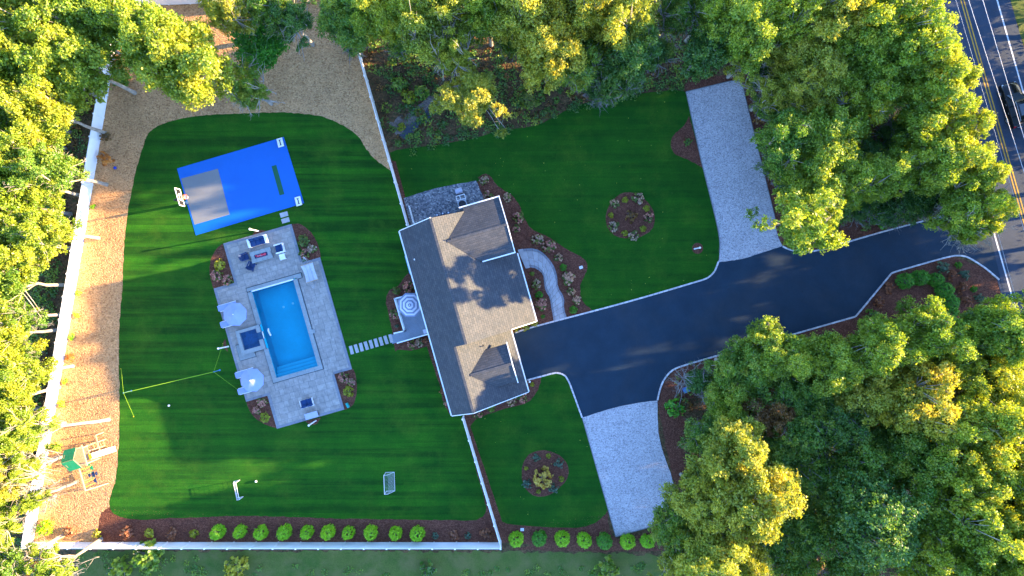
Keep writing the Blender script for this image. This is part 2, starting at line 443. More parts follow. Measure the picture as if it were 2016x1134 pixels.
def circ(cx, cy, r, n=28, wob=0.05, ph=0):
    return [(cx + r*(1+wob*math.sin(3*t+ph)+wob*0.6*math.sin(2*t+1+ph))*math.cos(t), cy + r*(1+wob*math.sin(3*t+ph)+wob*0.6*math.sin(2*t+1+ph))*math.sin(t)) for t in [2*math.pi*k/n for k in range(n)]]

# patio frame: u runs along its top edge, v down its side (photo pixels, turned)
UX, UY = 0.9613, -0.2756
def PL(u, v): return (438 + UX*u - UY*v, 480 + UY*u + UX*v)
def PW(u, v, z=0.0):
    p = P(*PL(u, v)); p.z = z; return p
ANG = math.atan2(-UY, UX)        # world angle of the u axis

POOL = (30.2, 115.4, 107.3, 282.5)
SPA = (-13, 20, 179, 213.5)
def hole(r, g=0.0): return [(lambda q: (q.x, q.y))(PW(a, b)) for a, b in ((r[0]-g, r[2]-g), (r[1]+g, r[2]-g), (r[1]+g, r[3]+g), (r[0]-g, r[3]+g))]
HOLE = hole((POOL[0]-4, POOL[1]+4, POOL[2]-4, POOL[3]+4))
GH = [HOLE]

sheet('ground', [(-320, -320), (320, -320), (320, 320), (-320, 320)], 0.0, MAT['forest'], GH, px=False)
lawn_back = outline([(769, 336), (760, 329), (738, 313), (722, 294), (708, 272), (690, 256), (655, 237), (620, 227), (560, 222), (480, 223), (400, 228), (345, 236), (312, 248), (293, 263), (284, 282), (275, 312), (262, 362), (252, 420), (245, 482), (242, 560), (236, 630), (235, 720), (236, 800), (235, 860), (231, 925), (227, 950), (219, 975), (216, 992), (221, 1007), (237, 1017), (262, 1022), (300, 1022), (345, 1019), (400, 1018), (470, 1015), (565, 1017), (687, 1021), (841, 1023), (925, 1024), (946, 1019), (957, 1006), (955, 990)],
                    [(955, 990), (930, 897), (913, 823)], [(913, 823), (890, 760), (830, 560), (800, 446)], [(800, 446), (776, 350)])
sheet('wood_chip_strip', [(238, 14), (675, -3), (688, 36), (778, 352), (700, 420), (400, 600), (400, 900), (232, 1012), (205, 1006), (196, 1022), (193, 1068), (64, 1068)], 0.006, MAT['chip'], amp=0.03)
sheet('mulch_strip', outline([(193, 1068), (196, 1022), (204, 1006), (216, 998)], [(216, 998), (300, 1000), (960, 985)], [(960, 985), (975, 1000), (990, 1024)], [(990, 1024), (1100, 1030), (1195, 1004)], [(1195, 1004), (1215, 1060), (1330, 1030)], [(1330, 1030), (1325, 1078), (1200, 1086), (1090, 1084), (1000, 1081)], [(1000, 1081), (985, 1068), (193, 1068)]), 0.009, MAT['mulch'], amp=0.06)
sheet('lawn', lawn_back, 0.013, MAT['lawn'], GH, amp=0.05)
lawn_lower = outline([(1065, 741), (1078, 736), (1092, 734), (1104, 735), (1114, 741), (1122, 756)], [(1122, 756), (1146, 821), (1197, 1001)], [(1197, 1001), (1190, 1014), (1168, 1030), (1138, 1038), (1077, 1037), (1010, 1032), (988, 1026), (976, 1012)], [(976, 1012), (945, 920), (932, 870), (925, 836)], [(925, 836), (941, 821), (994, 803), (1034, 792), (1052, 776), (1061, 760), (1065, 741)])
sheet('lawn', lawn_lower, 0.013, MAT['lawnfront'], amp=0.04)
lawn_front = outline([(768, 300), (800, 292), (872, 284), (951, 268), (978, 258), (1044, 250), (1083, 236), (1120, 215), (1180, 196), (1269, 184), (1327, 178), (1352, 182)], [(1352, 182), (1379, 312), (1412, 450), (1416, 498)], [(1416, 498), (1411, 522), (1402, 538), (1388, 549)], [(1388, 549), (1240, 593), (1166, 611)], [(1166, 611), (1148, 594), (1143, 578), (1143, 560), (1152, 541), (1157, 526), (1154, 515), (1143, 505), (1116, 491), (1092, 474), (1070, 462), (1046, 450), (1032, 428), (1023, 404), (1009, 385), (991, 374), (975, 361), (967, 348), (954, 342), (940, 350)], [(940, 350), (938, 358), (859, 371), (795, 391)], [(795, 391), (783, 350), (768, 300)])
sheet('lawn', lawn_front, 0.013, MAT['lawnfront'], amp=0.05)
sheet('rough_grass', outline([(150, 1084), (990, 1086), (1300, 1092)], [(1300, 1092), (1320, 1180), (900, 1230), (150, 1230)]), 0.005, MAT['rough'], amp=0.2)
# planting beds
sheet('mulch_bed', outline([(940, 350), (954, 342), (967, 348), (975, 361), (991, 374), (1009, 385), (1023, 404), (1032, 428), (1046, 450), (1070, 462), (1092, 474), (1116, 491), (1143, 505), (1154, 515), (1157, 526), (1152, 541), (1143, 560), (1143, 578), (1148, 594), (1167, 610)], [(1167, 610), (1012, 656), (930, 520), (940, 350)]), 0.010, MAT['mulch'], amp=0.04)
sheet('mulch_bed', outline([(815, 530), (797, 545), (785, 562), (766, 573), (760, 593), (765, 617), (772, 650), (778, 690), (785, 688), (809, 690), (840, 682)], [(840, 682), (866, 760), (872, 790), (885, 815)], [(885, 815), (905, 800), (860, 640), (815, 530)]), 0.017, MAT['mulch'], amp=0.04)
sheet('mulch_bed', outline([(912, 815), (925, 838), (941, 823), (994, 805), (1035, 794), (1053, 777), (1062, 760), (1066, 742)], [(1066, 742), (1030, 745), (960, 780), (912, 815)]), 0.017, MAT['mulch'], amp=0.04)
for pts in ([(570, 442), (590, 441), (610, 455), (622, 472), (629, 490), (632, 508)], [(438, 480), (425, 492), (415, 513), (413, 535), (417, 556), (422, 571)], [(484, 784), (490, 804), (501, 821), (520, 834), (548, 844)], [(696, 726), (701, 742), (703, 765), (699, 789), (690, 802), (678, 807)]):
    inner = {570: (605, 517), 438: (470, 550), 484: (530, 770), 696: (655, 730)}[pts[0][0]]
    sheet('mulch_bed', outline(pts, [pts[-1], inner], [inner, pts[0]]), 0.017, MAT['mulch'], amp=0.03)
for pts in ([(495, 466), (503, 456), (515, 453), (528, 457)], [(449, 693), (441, 684), (440, 675), (444, 667)], [(601, 829), (612, 836), (624, 834), (632, 822)]):
    c = (sum(p[0] for p in pts)/4, sum(p[1] for p in pts)/4)
    sheet('mulch_bed', outline(pts, [pts[-1], pts[0]]), 0.017, MAT['mulch'], amp=0.02)
sheet('mulch_bed', circ(1240, 426, 47, ph=0.4), 0.017, MAT['mulch'], amp=0.03)
sheet('mulch_bed', circ(1071, 931, 46, ph=2.0), 0.017, MAT['mulch'], amp=0.03)
sheet('mulch_bed', circ(1373, 489, 11, 16, 0.0), 0.017, MAT['mulch'])
sheet('mulch_bed', outline([(1356, 227), (1347, 247), (1327, 265), (1320, 283), (1328, 303), (1350, 313), (1370, 323), (1385, 332)], [(1385, 332), (1356, 227)]), 0.017, MAT['mulch'], amp=0.03)
sheet('mulch_bed', [(1338, 168), (1480, 132), (1500, 150), (1520, 250), (1545, 340), (1600, 380), (1700, 385), (1860, 350), (1875, 418), (1735, 460), (1597, 497), (1536, 486), (1475, 250), (1455, 158), (1350, 183)], 0.009, MAT['mulch'], amp=0.1)
sheet('mulch_bed', [(1293, 790), (1299, 760), (1333, 720), (1554, 660), (1684, 623), (1755, 537), (1875, 504), (1936, 526), (1972, 562), (1985, 600), (1960, 680), (1850, 700), (1600, 720), (1400, 745), (1345, 800), (1350, 900), (1345, 960), (1325, 945)], 0.009, MAT['mulch'], amp=0.1)
sheet('mulch_bed', [(767, 315), (779, 318), (802, 402), (798, 420)], 0.015, MAT['mulch'], amp=0.02)
sheet('mulch_bed', [(911, 822), (921, 824), (990, 1030), (975, 1030)], 0.0155, MAT['mulch'], amp=0.02)
sheet('gravel_pad', outline([(795, 390), (859, 371), (938, 356)], [(938, 356), (955, 420), (900, 470), (815, 470)], [(815, 470), (795, 390)]), 0.019, MAT['pad'], amp=0.04)
sheet('bare_ground', outline([(770, 240), (800, 222), (830, 205), (850, 185), (870, 190), (860, 215), (830, 240), (800, 262), (778, 262), (770, 240)]), 0.006, MAT['earth'], amp=0.25)
sheet('wet_ground', outline([(788, 268), (800, 248), (822, 236), (842, 214), (850, 218), (842, 238), (818, 256), (800, 272), (788, 268)]), 0.010, MAT['puddle'], amp=0.15)
# drives and road
drive = outline([(1005, 657), (1063, 640), (1240, 593), (1390, 549)], [(1390, 549), (1404, 538), (1411, 524), (1414, 515)], [(1414, 515), (1440, 513), (1470, 507), (1538, 483)], [(1538, 483), (1550, 489), (1569, 493), (1597, 494), (1634, 486)], [(1634, 486), (1735, 456), (1864, 422)], [(1864, 422), (1900, 412), (1932, 398)], [(1932, 398), (1981, 596)], [(1981, 596), (1966, 551), (1950, 537), (1936, 526), (1909, 509), (1895, 504), (1875, 504), (1835, 514)], [(1835, 514), (1755, 537)], [(1755, 537), (1684, 623)], [(1684, 623), (1554, 660), (1422, 697), (1357, 716)], [(1357, 716), (1326, 727), (1309, 744), (1300, 763), (1293, 790)], [(1293, 790), (1249, 794), (1200, 805), (1146, 822)], [(1146, 822), (1122, 756)], [(1122, 756), (1114, 741), (1104, 735), (1092, 734), (1065, 741), (1036, 748)])
sheet('driveway', drive, 0.025, MAT['asphalt'])
gravel_a = outline([(1350, 181), (1458, 155)], [(1458, 155), (1482, 255), (1525, 428)], [(1525, 428), (1530, 462), (1540, 484)], [(1540, 484), (1470, 507), (1440, 513), (1414, 516)], [(1414, 516), (1416, 498), (1413, 452), (1379, 312), (1350, 181)])
sheet('gravel_parking', gravel_a, 0.029, MAT['gravel'], amp=0.02)
gravel_b = outline([(1146, 822), (1200, 805), (1249, 794), (1294, 788)], [(1294, 788), (1296, 850), (1306, 892), (1323, 942), (1340, 1020)], [(1340, 1020), (1212, 1056)], [(1212, 1056), (1146, 822)])
sheet('gravel_parking', gravel_b, 0.029, MAT['gravel'], amp=0.02)
def rx(y, x0, k=0.2835): return x0 + k*y
sheet('road', [(rx(-500, 1806), -500), (rx(-500, 1988), -500), (rx(1600, 1988), 1600), (rx(1600, 1806), 1600)], 0.021, MAT['road'])
for nm, x0, w, m in (('road_line', 1826, 3.0, 'roadline'), ('road_line', 1962, 3.0, 'roadline'), ('road_centre_line', 1890.5, 2.4, 'yellowline'), ('road_centre_line', 1896.5, 2.4, 'yellowline')):
    sheet(nm, [(rx(-500, x0-w/2), -500), (rx(-500, x0+w/2), -500), (rx(1600, x0+w/2), 1600), (rx(1600, x0-w/2), 1600)], 0.030, MAT[m])
sheet('road_shoulder', [(rx(-500, 1988), -500), (2600, -500), (3200, 1600), (rx(1600, 1988), 1600)], 0.004, MAT['rough'], amp=0.15)

# kerb stones, one by one
kerb = link('kerb', None); kerb['kind'] = 'structure'
stone_m = {}
def kerb_run(pts, mat='granite', w=0.17, L=0.55, h=0.10, gap=0.02, parent=kerb, name='kerb_stone', z=0.0):
    w3 = [Vector(g2(p)) for p in pts]; cum = [0]
    for a, b in zip(w3, w3[1:]): cum.append(cum[-1] + (b-a).length)
    def at(s):
        for i in range(len(w3)-1):
            if s <= cum[i+1] or i == len(w3)-2:
                t = (s-cum[i])/max(1e-6, cum[i+1]-cum[i]); return w3[i].lerp(w3[i+1], min(1, t))
    n = max(1, round(cum[-1]/L)); l = cum[-1]/n
    key = (mat, w, round(l, 2), h)
    if key not in stone_m:
        b = MB(); b.box((0, 0, h/2), (l-gap, w, h), taper=0.94); stone_m[key] = b.mesh(name, MAT[mat])
    for k in range(n):
        a = at(k*l); b = at((k+1)*l); c = (a+b)/2; d = b-a
        o = link(name, stone_m[key], parent, (c.x, c.y, z + random.uniform(-0.008, 0.008)), math.atan2(d.y, d.x) + random.uniform(-0.015, 0.015))
    return n
kerb_run(outline([(1014, 655), (1063, 640), (1240, 593), (1390, 549)], [(1390, 549), (1404, 538), (1411, 524), (1414, 515)]))
kerb_run(outline([(1540, 485), (1552, 491), (1569, 494.5), (1597, 495), (1634, 487)], [(1634, 487), (1735, 457), (1864, 423)], [(1864, 423), (1915, 406)]))
kerb_run(outline([(1966, 551), (1950, 537), (1936, 526), (1909, 509), (1895, 504), (1875, 504), (1835, 514)], [(1835, 514), (1755, 537)], [(1755, 537), (1684, 623)], [(1684, 623), (1554, 660), (1422, 697), (1357, 716)], [(1357, 716), (1326, 727), (1309, 744), (1300, 763), (1294, 788)]))
kerb_run(outline([(1146, 822), (1122, 756)], [(1122, 756), (1114, 741), (1104, 735), (1092, 734), (1065, 741), (1038, 748)]))
edging = link('gravel_edging', None); edging['kind'] = 'structure'
for run in ([(1350, 181), (1379, 312), (1413, 452), (1416, 498)], [(1146, 822), (1212, 1056)], [(1350, 181), (1458, 155)], [(1458, 155), (1482, 255), (1525, 428)], [(1212, 1056), (1290, 1034)]):
    ps = [Vector(g2(p)).to_3d() for p in cr(run)]
    e = MB()
    for a, b in zip(ps, ps[1:]): e.bar(a + Vector((0, 0, 0.03)), b + Vector((0, 0, 0.03)), 0.07, 0.09)
    e.build('edging_board', MAT['courtgrey'], edging)

# ------------------------------------------------------------------ pool patio
patio = link('pool_patio', None); patio['kind'] = 'structure'
rnd = random.Random(11)
rects = [(2, 141.8, 1, 80), (-40, 22, 80, 173), (-40, -20, 173, 222), (-40, -28, 222, 307), (-28, 22, 231, 307), (2.5, 22, 222, 231), (124, 177.5, 80, 307), (22, 124, 80, 98), (22, 124, 291, 307), (3, 141, 307, 379)]
mb = MB()
for a, b, c, d in ((2, 141.8, 0, 80), (-40.5, 177.8, 80, 103), (-40.5, 26, 103, 287), (120, 177.8, 103, 287), (-40.5, 177.8, 287, 307), (3, 141.4, 307, 379.5)):
    q = [PW(a, c), PW(b, c), PW(b, d), PW(a, d)]
    mb.prism([(p.x, p.y) for p in reversed(q)], 0.0, 0.035)
mb.build('joint_bed', MAT['mortar'], patio)
paver_mesh = {}
def paver(u0, u1, v0, v1, mat='paver', h=0.055, name='paver'):
    w = round((u1-u0)/S, 2); l = round((v1-v0)/S, 2)
    k = (w, l, mat, h)
    if k not in paver_mesh:
        b = MB(); b.box((0, 0, h/2), (w-0.018, l-0.018, h), taper=0.985); paver_mesh[k] = b.mesh(name, MAT[mat])
    c = PW((u0+u1)/2, (v0+v1)/2)
    link(name, paver_mesh[k], patio, (c.x, c.y, rnd.uniform(-0.003, 0.003)), ANG)
UNIT = 13.3
for a, b, c, d in rects:
    v = c
    nrow = max(1, round((d-c)/11.5)); rh = (d-c)/nrow
    for r_ in range(nrow):
        u = a; first = True
        while u < b-0.5:
            w = rnd.choice((9.2, 13.8, 18.4)) if b-u > 22 else b-u
            if first and b-u > 22: w = rnd.choice((6.5, 9.2, 13.8)); first = False
            if b-u-w < 6: w = b-u
            paver(u, u+w, v, v+rh); u += w
        v += rh
# border course standing 1 cm proud of the field
def border(u0, u1, v0, v1):
    along = 'u' if (u1-u0) > (v1-v0) else 'v'
    L = (u1-u0) if along == 'u' else (v1-v0); n = max(1, round(L/18.0)); l = L/n
    for k in range(n):
        if along == 'u': paver(u0+k*l, u0+(k+1)*l, v0, v1, 'paver_dark', 0.065, 'border_stone')
        else: paver(u0, u1, v0+k*l, v0+(k+1)*l, 'paver_dark', 0.065, 'border_stone')
bw = 5.5
for q in ((2, 142, 0, bw), (2, 2+bw, bw, 80.5), (136.5, 142, bw, 78), (142, 178, 78.5, 84), (172.3, 177.8, 84, 302), (140, 177.8, 302, 307.5), (136, 141.5, 307.5, 374), (3.5, 141.5, 374, 379.7), (3.5, 9, 312, 374), (-40.5, 9, 306.5, 312), (-40.5, -35, 86, 306.5), (-40.5, 7.5, 80.5, 86)):
    border(*q)

pool = thing('swimming_pool', 'bright blue rectangular swimming pool set into the grey paver patio', 'swimming pool', PW(72.8, 195), ANG)
def pl(o):
    o.matrix_world = Matrix.Identity(4); return o
def pbox(b, u0, u1, v0, v1, z0, z1):
    q = [PW(u0, v0), PW(u1, v0), PW(u1, v1), PW(u0, v1)]
    b.prism([(p.x, p.y) for p in reversed(q)], z0, z1)
def inpool(mbx, name, m, root):
    """build in world metres, then hang on the turned root without moving it"""
    o = mbx.build(name, m)
    o.parent = root
    o.matrix_parent_inverse = (Matrix.Translation(root.location) @ Matrix.Rotation(root.rotation_euler.z, 4, 'Z')).inverted()
    return o
a, b, c, d = POOL
mb = MB()
pbox(mb, a-3, b+3, c-3, d+3, -1.9, -1.6)
pbox(mb, a-3, a, c-3, d+3, -1.6, 0.0); pbox(mb, b, b+3, c-3, d+3, -1.6, 0.0); pbox(mb, a, b, c-3, c, -1.6, 0.0); pbox(mb, a, b, d, d+3, -1.6, 0.0)
inpool(mb, 'pool_shell', MAT['shell'], pool)
for k in range(3):
    mb = MB(); pbox(mb, a+0.1, b-0.1, d-6.5*(k+1), d-6.5*k-0.12, -1.6, -0.28-0.27*k); inpool(mb, 'pool_step', MAT['step'], pool)
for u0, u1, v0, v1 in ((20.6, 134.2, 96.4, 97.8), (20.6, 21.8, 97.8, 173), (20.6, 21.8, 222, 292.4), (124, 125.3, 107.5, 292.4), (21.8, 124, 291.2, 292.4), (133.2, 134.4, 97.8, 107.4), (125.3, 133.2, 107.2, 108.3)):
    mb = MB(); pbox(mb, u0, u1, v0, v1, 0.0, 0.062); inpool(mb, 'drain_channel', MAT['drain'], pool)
def coping_run(u0, u1, v0, v1):
    n = max(1, round(max(u1-u0, v1-v0)/16.0))
    for k in range(n):
        mb = MB(); g = 0.12
        if u1-u0 > v1-v0: l = (u1-u0)/n; pbox(mb, u0+k*l+g, u0+(k+1)*l-g, v0, v1, 0.0, 0.16)
        else: l = (v1-v0)/n; pbox(mb, u0, u1, v0+k*l+g, v0+(k+1)*l-g, 0.0, 0.16)
        inpool(mb, 'coping_stone', MAT['coping'], pool)
coping_run(22, 133, 98, 104.5); coping_run(22, a, 107, 173); coping_run(22, a, 222, 283); coping_run(b, 123.5, 106.5, 283); coping_run(22, 123.5, 283, 291); coping_run(123.5, 129, 211, 219); coping_run(123.5, 133, 104.5, 107)
mb = MB(); pbox(mb, a, b, 104.6, 107.2, -0.2, 0.12); inpool(mb, 'cover_housing', MAT['whitepaint'], pool)
mb = MB(); q = [PW(a, c), PW(b, c), PW(b, d), PW(a, d)]
mb.quad(*[(p.x, p.y, -0.10) for p in reversed(q)]); inpool(mb, 'water', MAT['water'], pool)
for u, v in ((72, 151), (92, 149)):
    mb = MB(); p = PW(u, v); mb.lathe([(0.13, -1.6), (0.13, -1.585), (0.05, -1.57)], (p.x, p.y, 0), 12); inpool(mb, 'drain_cover', MAT['whitepaint'], pool)
mb = MB()
for k in range(9):
    p = PW(39.5+rnd.uniform(-1.2, 1.5), 186+k*1.6); mb.lathe([(0.02, 0), (0.09, 0.02), (0.05, 0.05)], (p.x, p.y, -0.12), 7)
inpool(mb, 'bubbling_foam', MAT['whitepaint'], pool)

spa = thing('hot_tub', 'square dark blue spa with raised stone rim spilling into the pool', 'hot tub', PW(4, 196), ANG)
sa, sb, sc, sdd = SPA
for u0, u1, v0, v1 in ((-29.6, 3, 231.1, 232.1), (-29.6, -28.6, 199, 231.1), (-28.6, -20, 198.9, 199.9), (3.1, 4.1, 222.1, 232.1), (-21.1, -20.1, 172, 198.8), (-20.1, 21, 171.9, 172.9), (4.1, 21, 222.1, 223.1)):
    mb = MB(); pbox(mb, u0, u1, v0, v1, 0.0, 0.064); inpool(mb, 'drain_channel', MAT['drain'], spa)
mb = MB()
pbox(mb, -19, sa, 174, 221, 0.0, 0.40); pbox(mb, sb, 27, 174, 187.5, 0.0, 0.40); pbox(mb, sb, 27, 202, 221, 0.0, 0.40); pbox(mb, sa, sb, 174, sc, 0.0, 0.40); pbox(mb, sa, sb, sdd, 221, 0.0, 0.40)
inpool(mb, 'spa_wall', MAT['paver_dark'], spa)
for u0, u1, v0, v1 in ((-20, -13, 173, 189), (-20, -13, 189.2, 206), (-20, -13, 206.2, 222), (-12.8, 4, 173, 179), (4.2, 20, 173, 179), (20.2, 28, 173, 187.5), (20.2, 28, 202, 222), (-12.8, 4, 213.5, 222), (4.2, 20, 213.5, 222)):
    mb = MB(); pbox(mb, u0, u1, v0, v1, 0.40, 0.46); inpool(mb, 'rim_stone', MAT['coping'], spa)
mb = MB(); pbox(mb, sb, 30.5, 187.7, 201.8, 0.0, 0.30); inpool(mb, 'spillway', MAT['spashell'], spa)
mb = MB(); pbox(mb, 29.6, 30.9, 187.7, 201.8, 0.30, 0.36); inpool(mb, 'spillway_lip', MAT['whitepaint'], spa)
mb = MB(); pbox(mb, sa, sb, sc, sdd, 0.0, 0.06)
for u0, u1, v0, v1 in ((sa, sa+6, sc, sdd), (sa+6, sb, sc, sc+5), (sa+6, sb, sdd-5, sdd)): pbox(mb, u0, u1, v0, v1, 0.06, 0.15)
inpool(mb, 'spa_seat', MAT['spashell'], spa)
mb = MB(); q = [PW(sa, sc), PW(sb, sc), PW(sb, sdd), PW(sa, sdd)]
mb.quad(*[(p.x, p.y, 0.33) for p in reversed(q)]); inpool(mb, 'water', MAT['spawater'], spa)
for k, h in ((0, 0.15), (1, 0.29)):
    g = 4.3*k
    mb = MB(); pbox(mb, -28.5+g, -20-0.1, 200, 231-g, 0.0, h); pbox(mb, -20, 3, 222.1, 231-g, 0.0, h)
    inpool(mb, 'spa_step', MAT['coping'], spa)

# stepping stones
path = link('stepping_stone_path', None); path['kind'] = 'structure'
sm = MB(); sm.box((0, 0, 0.03), (0.36, 0.92, 0.06), taper=0.97); sm = sm.mesh('stepping_stone', MAT['walk'])
for k in range(9):
    p = P(692 + k*9.7 + 0.3, 689 - k*2.85); link('stepping_stone', sm, path, (p.x, p.y, 0.012), ANG + random.uniform(-0.04, 0.04))
sm = MB(); sm.box((0, 0, 0.03), (0.86, 0.5, 0.06), taper=0.97); sm = sm.mesh('stepping_stone', MAT['walk'])
for px, py in ((559.5, 422.5), (562.5, 434)):
    p = P(px, py); link('stepping_stone', sm, path, (p.x, p.y, 0.012), ANG)

# curved front walk: pieces of stamped concrete with a border of long stones
walk = link('front_walk', None); walk['kind'] = 'structure'
left = cr([(1037, 528), (1046, 526.5), (1058, 530.5), (1069, 541), (1071, 557), (1074, 573), (1082, 586), (1085, 605), (1088, 620), (1090, 633)], 8)
right = cr([(1024, 491), (1040, 489), (1055, 490), (1068, 497), (1080, 509), (1091, 525), (1097, 546), (1098, 565), (1106, 576), (1111, 592), (1110, 607), (1116, 625)], 8)
def samp(c, n):
    cum = [0]
    for a, b in zip(c, c[1:]): cum.append(cum[-1] + math.dist(a, b))
    o = []
    for k in range(n+1):
        s = cum[-1]*k/n; i = 0
        while i < len(c)-2 and cum[i+1] < s: i += 1
        t = (s-cum[i])/max(1e-6, cum[i+1]-cum[i]); o.append(Vector(c[i]).lerp(Vector(c[i+1]), t))
    return o
NW = 16
Ls, Rs = samp(left, NW), samp(right, NW)
def strip(name, m, f0, f1, i, h, g=0.04):
    a = Ls[i].lerp(Rs[i], f0); b = Ls[i].lerp(Rs[i], f1); c = Ls[i+1].lerp(Rs[i+1], f1); d = Ls[i+1].lerp(Rs[i+1], f0)
    cen = (a+b+c+d)/4
    q = [p + (cen-p).normalized()*0.3 for p in (a, b, c, d)]
    mb = MB(); mb.prism([g2(p) for p in reversed(q)], 0.0, h); mb.build(name, m, walk)
for i in range(NW):
    strip('border_stone', MAT['paver_dark'], 0.0, 0.13, i, 0.062); strip('border_stone', MAT['paver_dark'], 0.87, 1.0, i, 0.062)
    if i % 2: strip('walk_stone', MAT['walk'], 0.13, 0.5, i, 0.055); strip('walk_stone', MAT['walk'], 0.5, 0.87, i, 0.055)
    else: strip('walk_stone', MAT['walk'], 0.13, 0.36, i, 0.055); strip('walk_stone', MAT['walk'], 0.36, 0.87, i, 0.055)
mb = MB(); mb.prism([g2(p) for p in ((1019, 492), (1035, 529), (1043, 527), (1029, 490))][::-1], 0.0, 0.16); mb.build('front_step', MAT['walk'], walk)

# ------------------------------------------------------------------ court
court = link('sport_court', None); court['kind'] = 'structure'
cA, cB, cC, cD = (349, 332), (559, 270), (599, 400), (386, 463.5)
def cpt(s, t):
    x = cA[0] + (cB[0]-cA[0])*s + (cD[0]-cA[0])*t; y = cA[1] + (cB[1]-cA[1])*s + (cD[1]-cA[1])*t
    return (x, y)
sheet('court_floor', [cA, cD, cC, cB], 0.032, MAT['courtblue'], parent=court)
mb = MB(); pts = [g2(p) for p in (cA, cD, cC, cB)]; mb.prism(pts, 0.0, 0.029); mb.build('court_slab', MAT['courtblue'], court)
sheet('key_area', [(357, 352), (383.5, 442.5), (452.6, 422.5), (429.6, 332.4)], 0.037, MAT['courtgrey'], parent=court)
sheet('green_strip', [(535, 327.5), (551, 385), (560.5, 382.5), (544.3, 324.7)], 0.037, MAT['courtgreen'], parent=court)

# ------------------------------------------------------------------ house (local axes: a along the back eave, b towards the drive)
ho = P(787, 455, 4.4); ho.z = 0
hA = P(890, 818, 4.4) - P(787, 455, 4.4); hA.z = 0; HL = hA.length; hA.normalize()
hB = Vector((-hA.y, hA.x, 0))
house = thing('house', 'long grey shingled house with saltbox roof, cross gable and dormer', 'house', ho)
def HP(a, b, z): return ho + hA*a + hB*b + Vector((0, 0, z))
def hl(a, b, z): return hA*a + hB*b + Vector((0, 0, z))
HROT = math.atan2(hB.y, hB.x)

def m_shingle(name, along):
    m, t, b, pos = base(name, 0.82, 0.35)
    # u across the courses (uphill on plan), w along them
    d1, d2 = (hB, hA) if along == 'a' else (hA, hB)
    def dot(v):
        n = _n(t, 'ShaderNodeVectorMath'); n.operation = 'DOT_PRODUCT'; n.inputs[1].default_value = tuple(v); t.links.new(pos, n.inputs[0]); return n.outputs['Value']
    cmb = _n(t, 'ShaderNodeCombineXYZ'); t.links.new(dot(d2), cmb.inputs[0]); t.links.new(dot(d1), cmb.inputs[1])
    br = _n(t, 'ShaderNodeTexBrick'); br.inputs['Scale'].default_value = 1.0
    br.inputs['Brick Width'].default_value = 0.42; br.inputs['Row Height'].default_value = 0.21
    br.inputs['Mortar Size'].default_value = 0.018; br.inputs['Mortar Smooth'].default_value = 0.3
    br.inputs['Color1'].default_value = (0.043, 0.049, 0.057, 1); br.inputs['Color2'].default_value = (0.066, 0.068, 0.073, 1); br.inputs['Mortar'].default_value = (0.028, 0.036, 0.044, 1)
    t.links.new(cmb.outputs[0], br.inputs['Vector'])
    c = mixc(t, br.outputs['Color'], ramp(t, noise(t, pos, 1.1, 5), [(0.3, (0.88,)*3), (0.7, (1.1,)*3)]), 1.0, 'MULTIPLY')
    c = mixc(t, c, ramp(t, noise(t, pos, 14, 3, 0.8), [(0.3, (0.78,)*3), (0.7, (1.16,)*3)]), 0.8, 'MULTIPLY')
    t.links.new(c, b.inputs['Base Color'])
    t.links.new(bump(t, br.outputs['Fac'], -0.012), b.inputs['Normal'])
    return m
SHA = m_shingle('roof_shingle', 'a'); SHB = m_shingle('roof_shingle_cross', 'b')
TL, TR, Z0 = 0.90, 0.62, 4.4
RU, RL = 3.6, 2.38                 # ridges
AU = 12.58                         # where the taller part ends
zL = lambda b: Z0 + TL*b
zU = lambda b: Z0 + TL*RU - (b-RU)*TR
zD = lambda b: Z0 + TL*RL - (b-RL)*TR
BU, BD = 10.75, 8.0
def roof(pts, m, t=0.14, name='roof_slope'):
    mb = MB(); mb.slab([hl(*p) for p in pts], t); return mb.build(name, m, house)
roof([(0, 0, zL(0)), (AU, 0, zL(0)), (AU, RU, zL(RU)), (0, RU, zL(RU))], SHA)
roof([(AU+0.003, 0, zL(0)), (HL, 0, zL(0)), (HL, RL, zL(RL)), (AU+0.003, RL, zL(RL))], SHA)
vN = 6.84; vS = 7.0; aE = 2.55; bApex = 4.43
# taller part, drive side: cut round the cross gable (its valleys) so no two slopes overlap
roof([(0, RU, zU(RU)), (AU, RU, zU(RU)), (AU, BU, zU(BU)), (5.28, BU, zU(BU)), (5.28, vS, zU(vS)), (aE, bApex, zU(bApex)), (0, vN, zU(vN))], SHA)
roof([(AU+0.003, RL, zD(RL)), (HL, RL, zD(RL)), (HL, BD, zD(BD)), (AU+0.003, BD, zD(BD))], SHA)
zR = zU(bApex) + 0.0
cs_ = (zR - zU(vS))/(5.15-aE)
zN = lambda a: zR - cs_*abs(a-aE)
bE = 10.5
roof([(aE, bApex, zR), (aE, bE, zR), (-0.45, bE, zN(-0.45)), (-0.45, vN, zN(-0.45)), (0, vN-0.1, zN(0))], SHB)
roof([(aE, bApex, zR), (5.22, vS, zN(5.22)), (5.22, bE, zN(5.22)), (aE, bE, zR)], SHB)
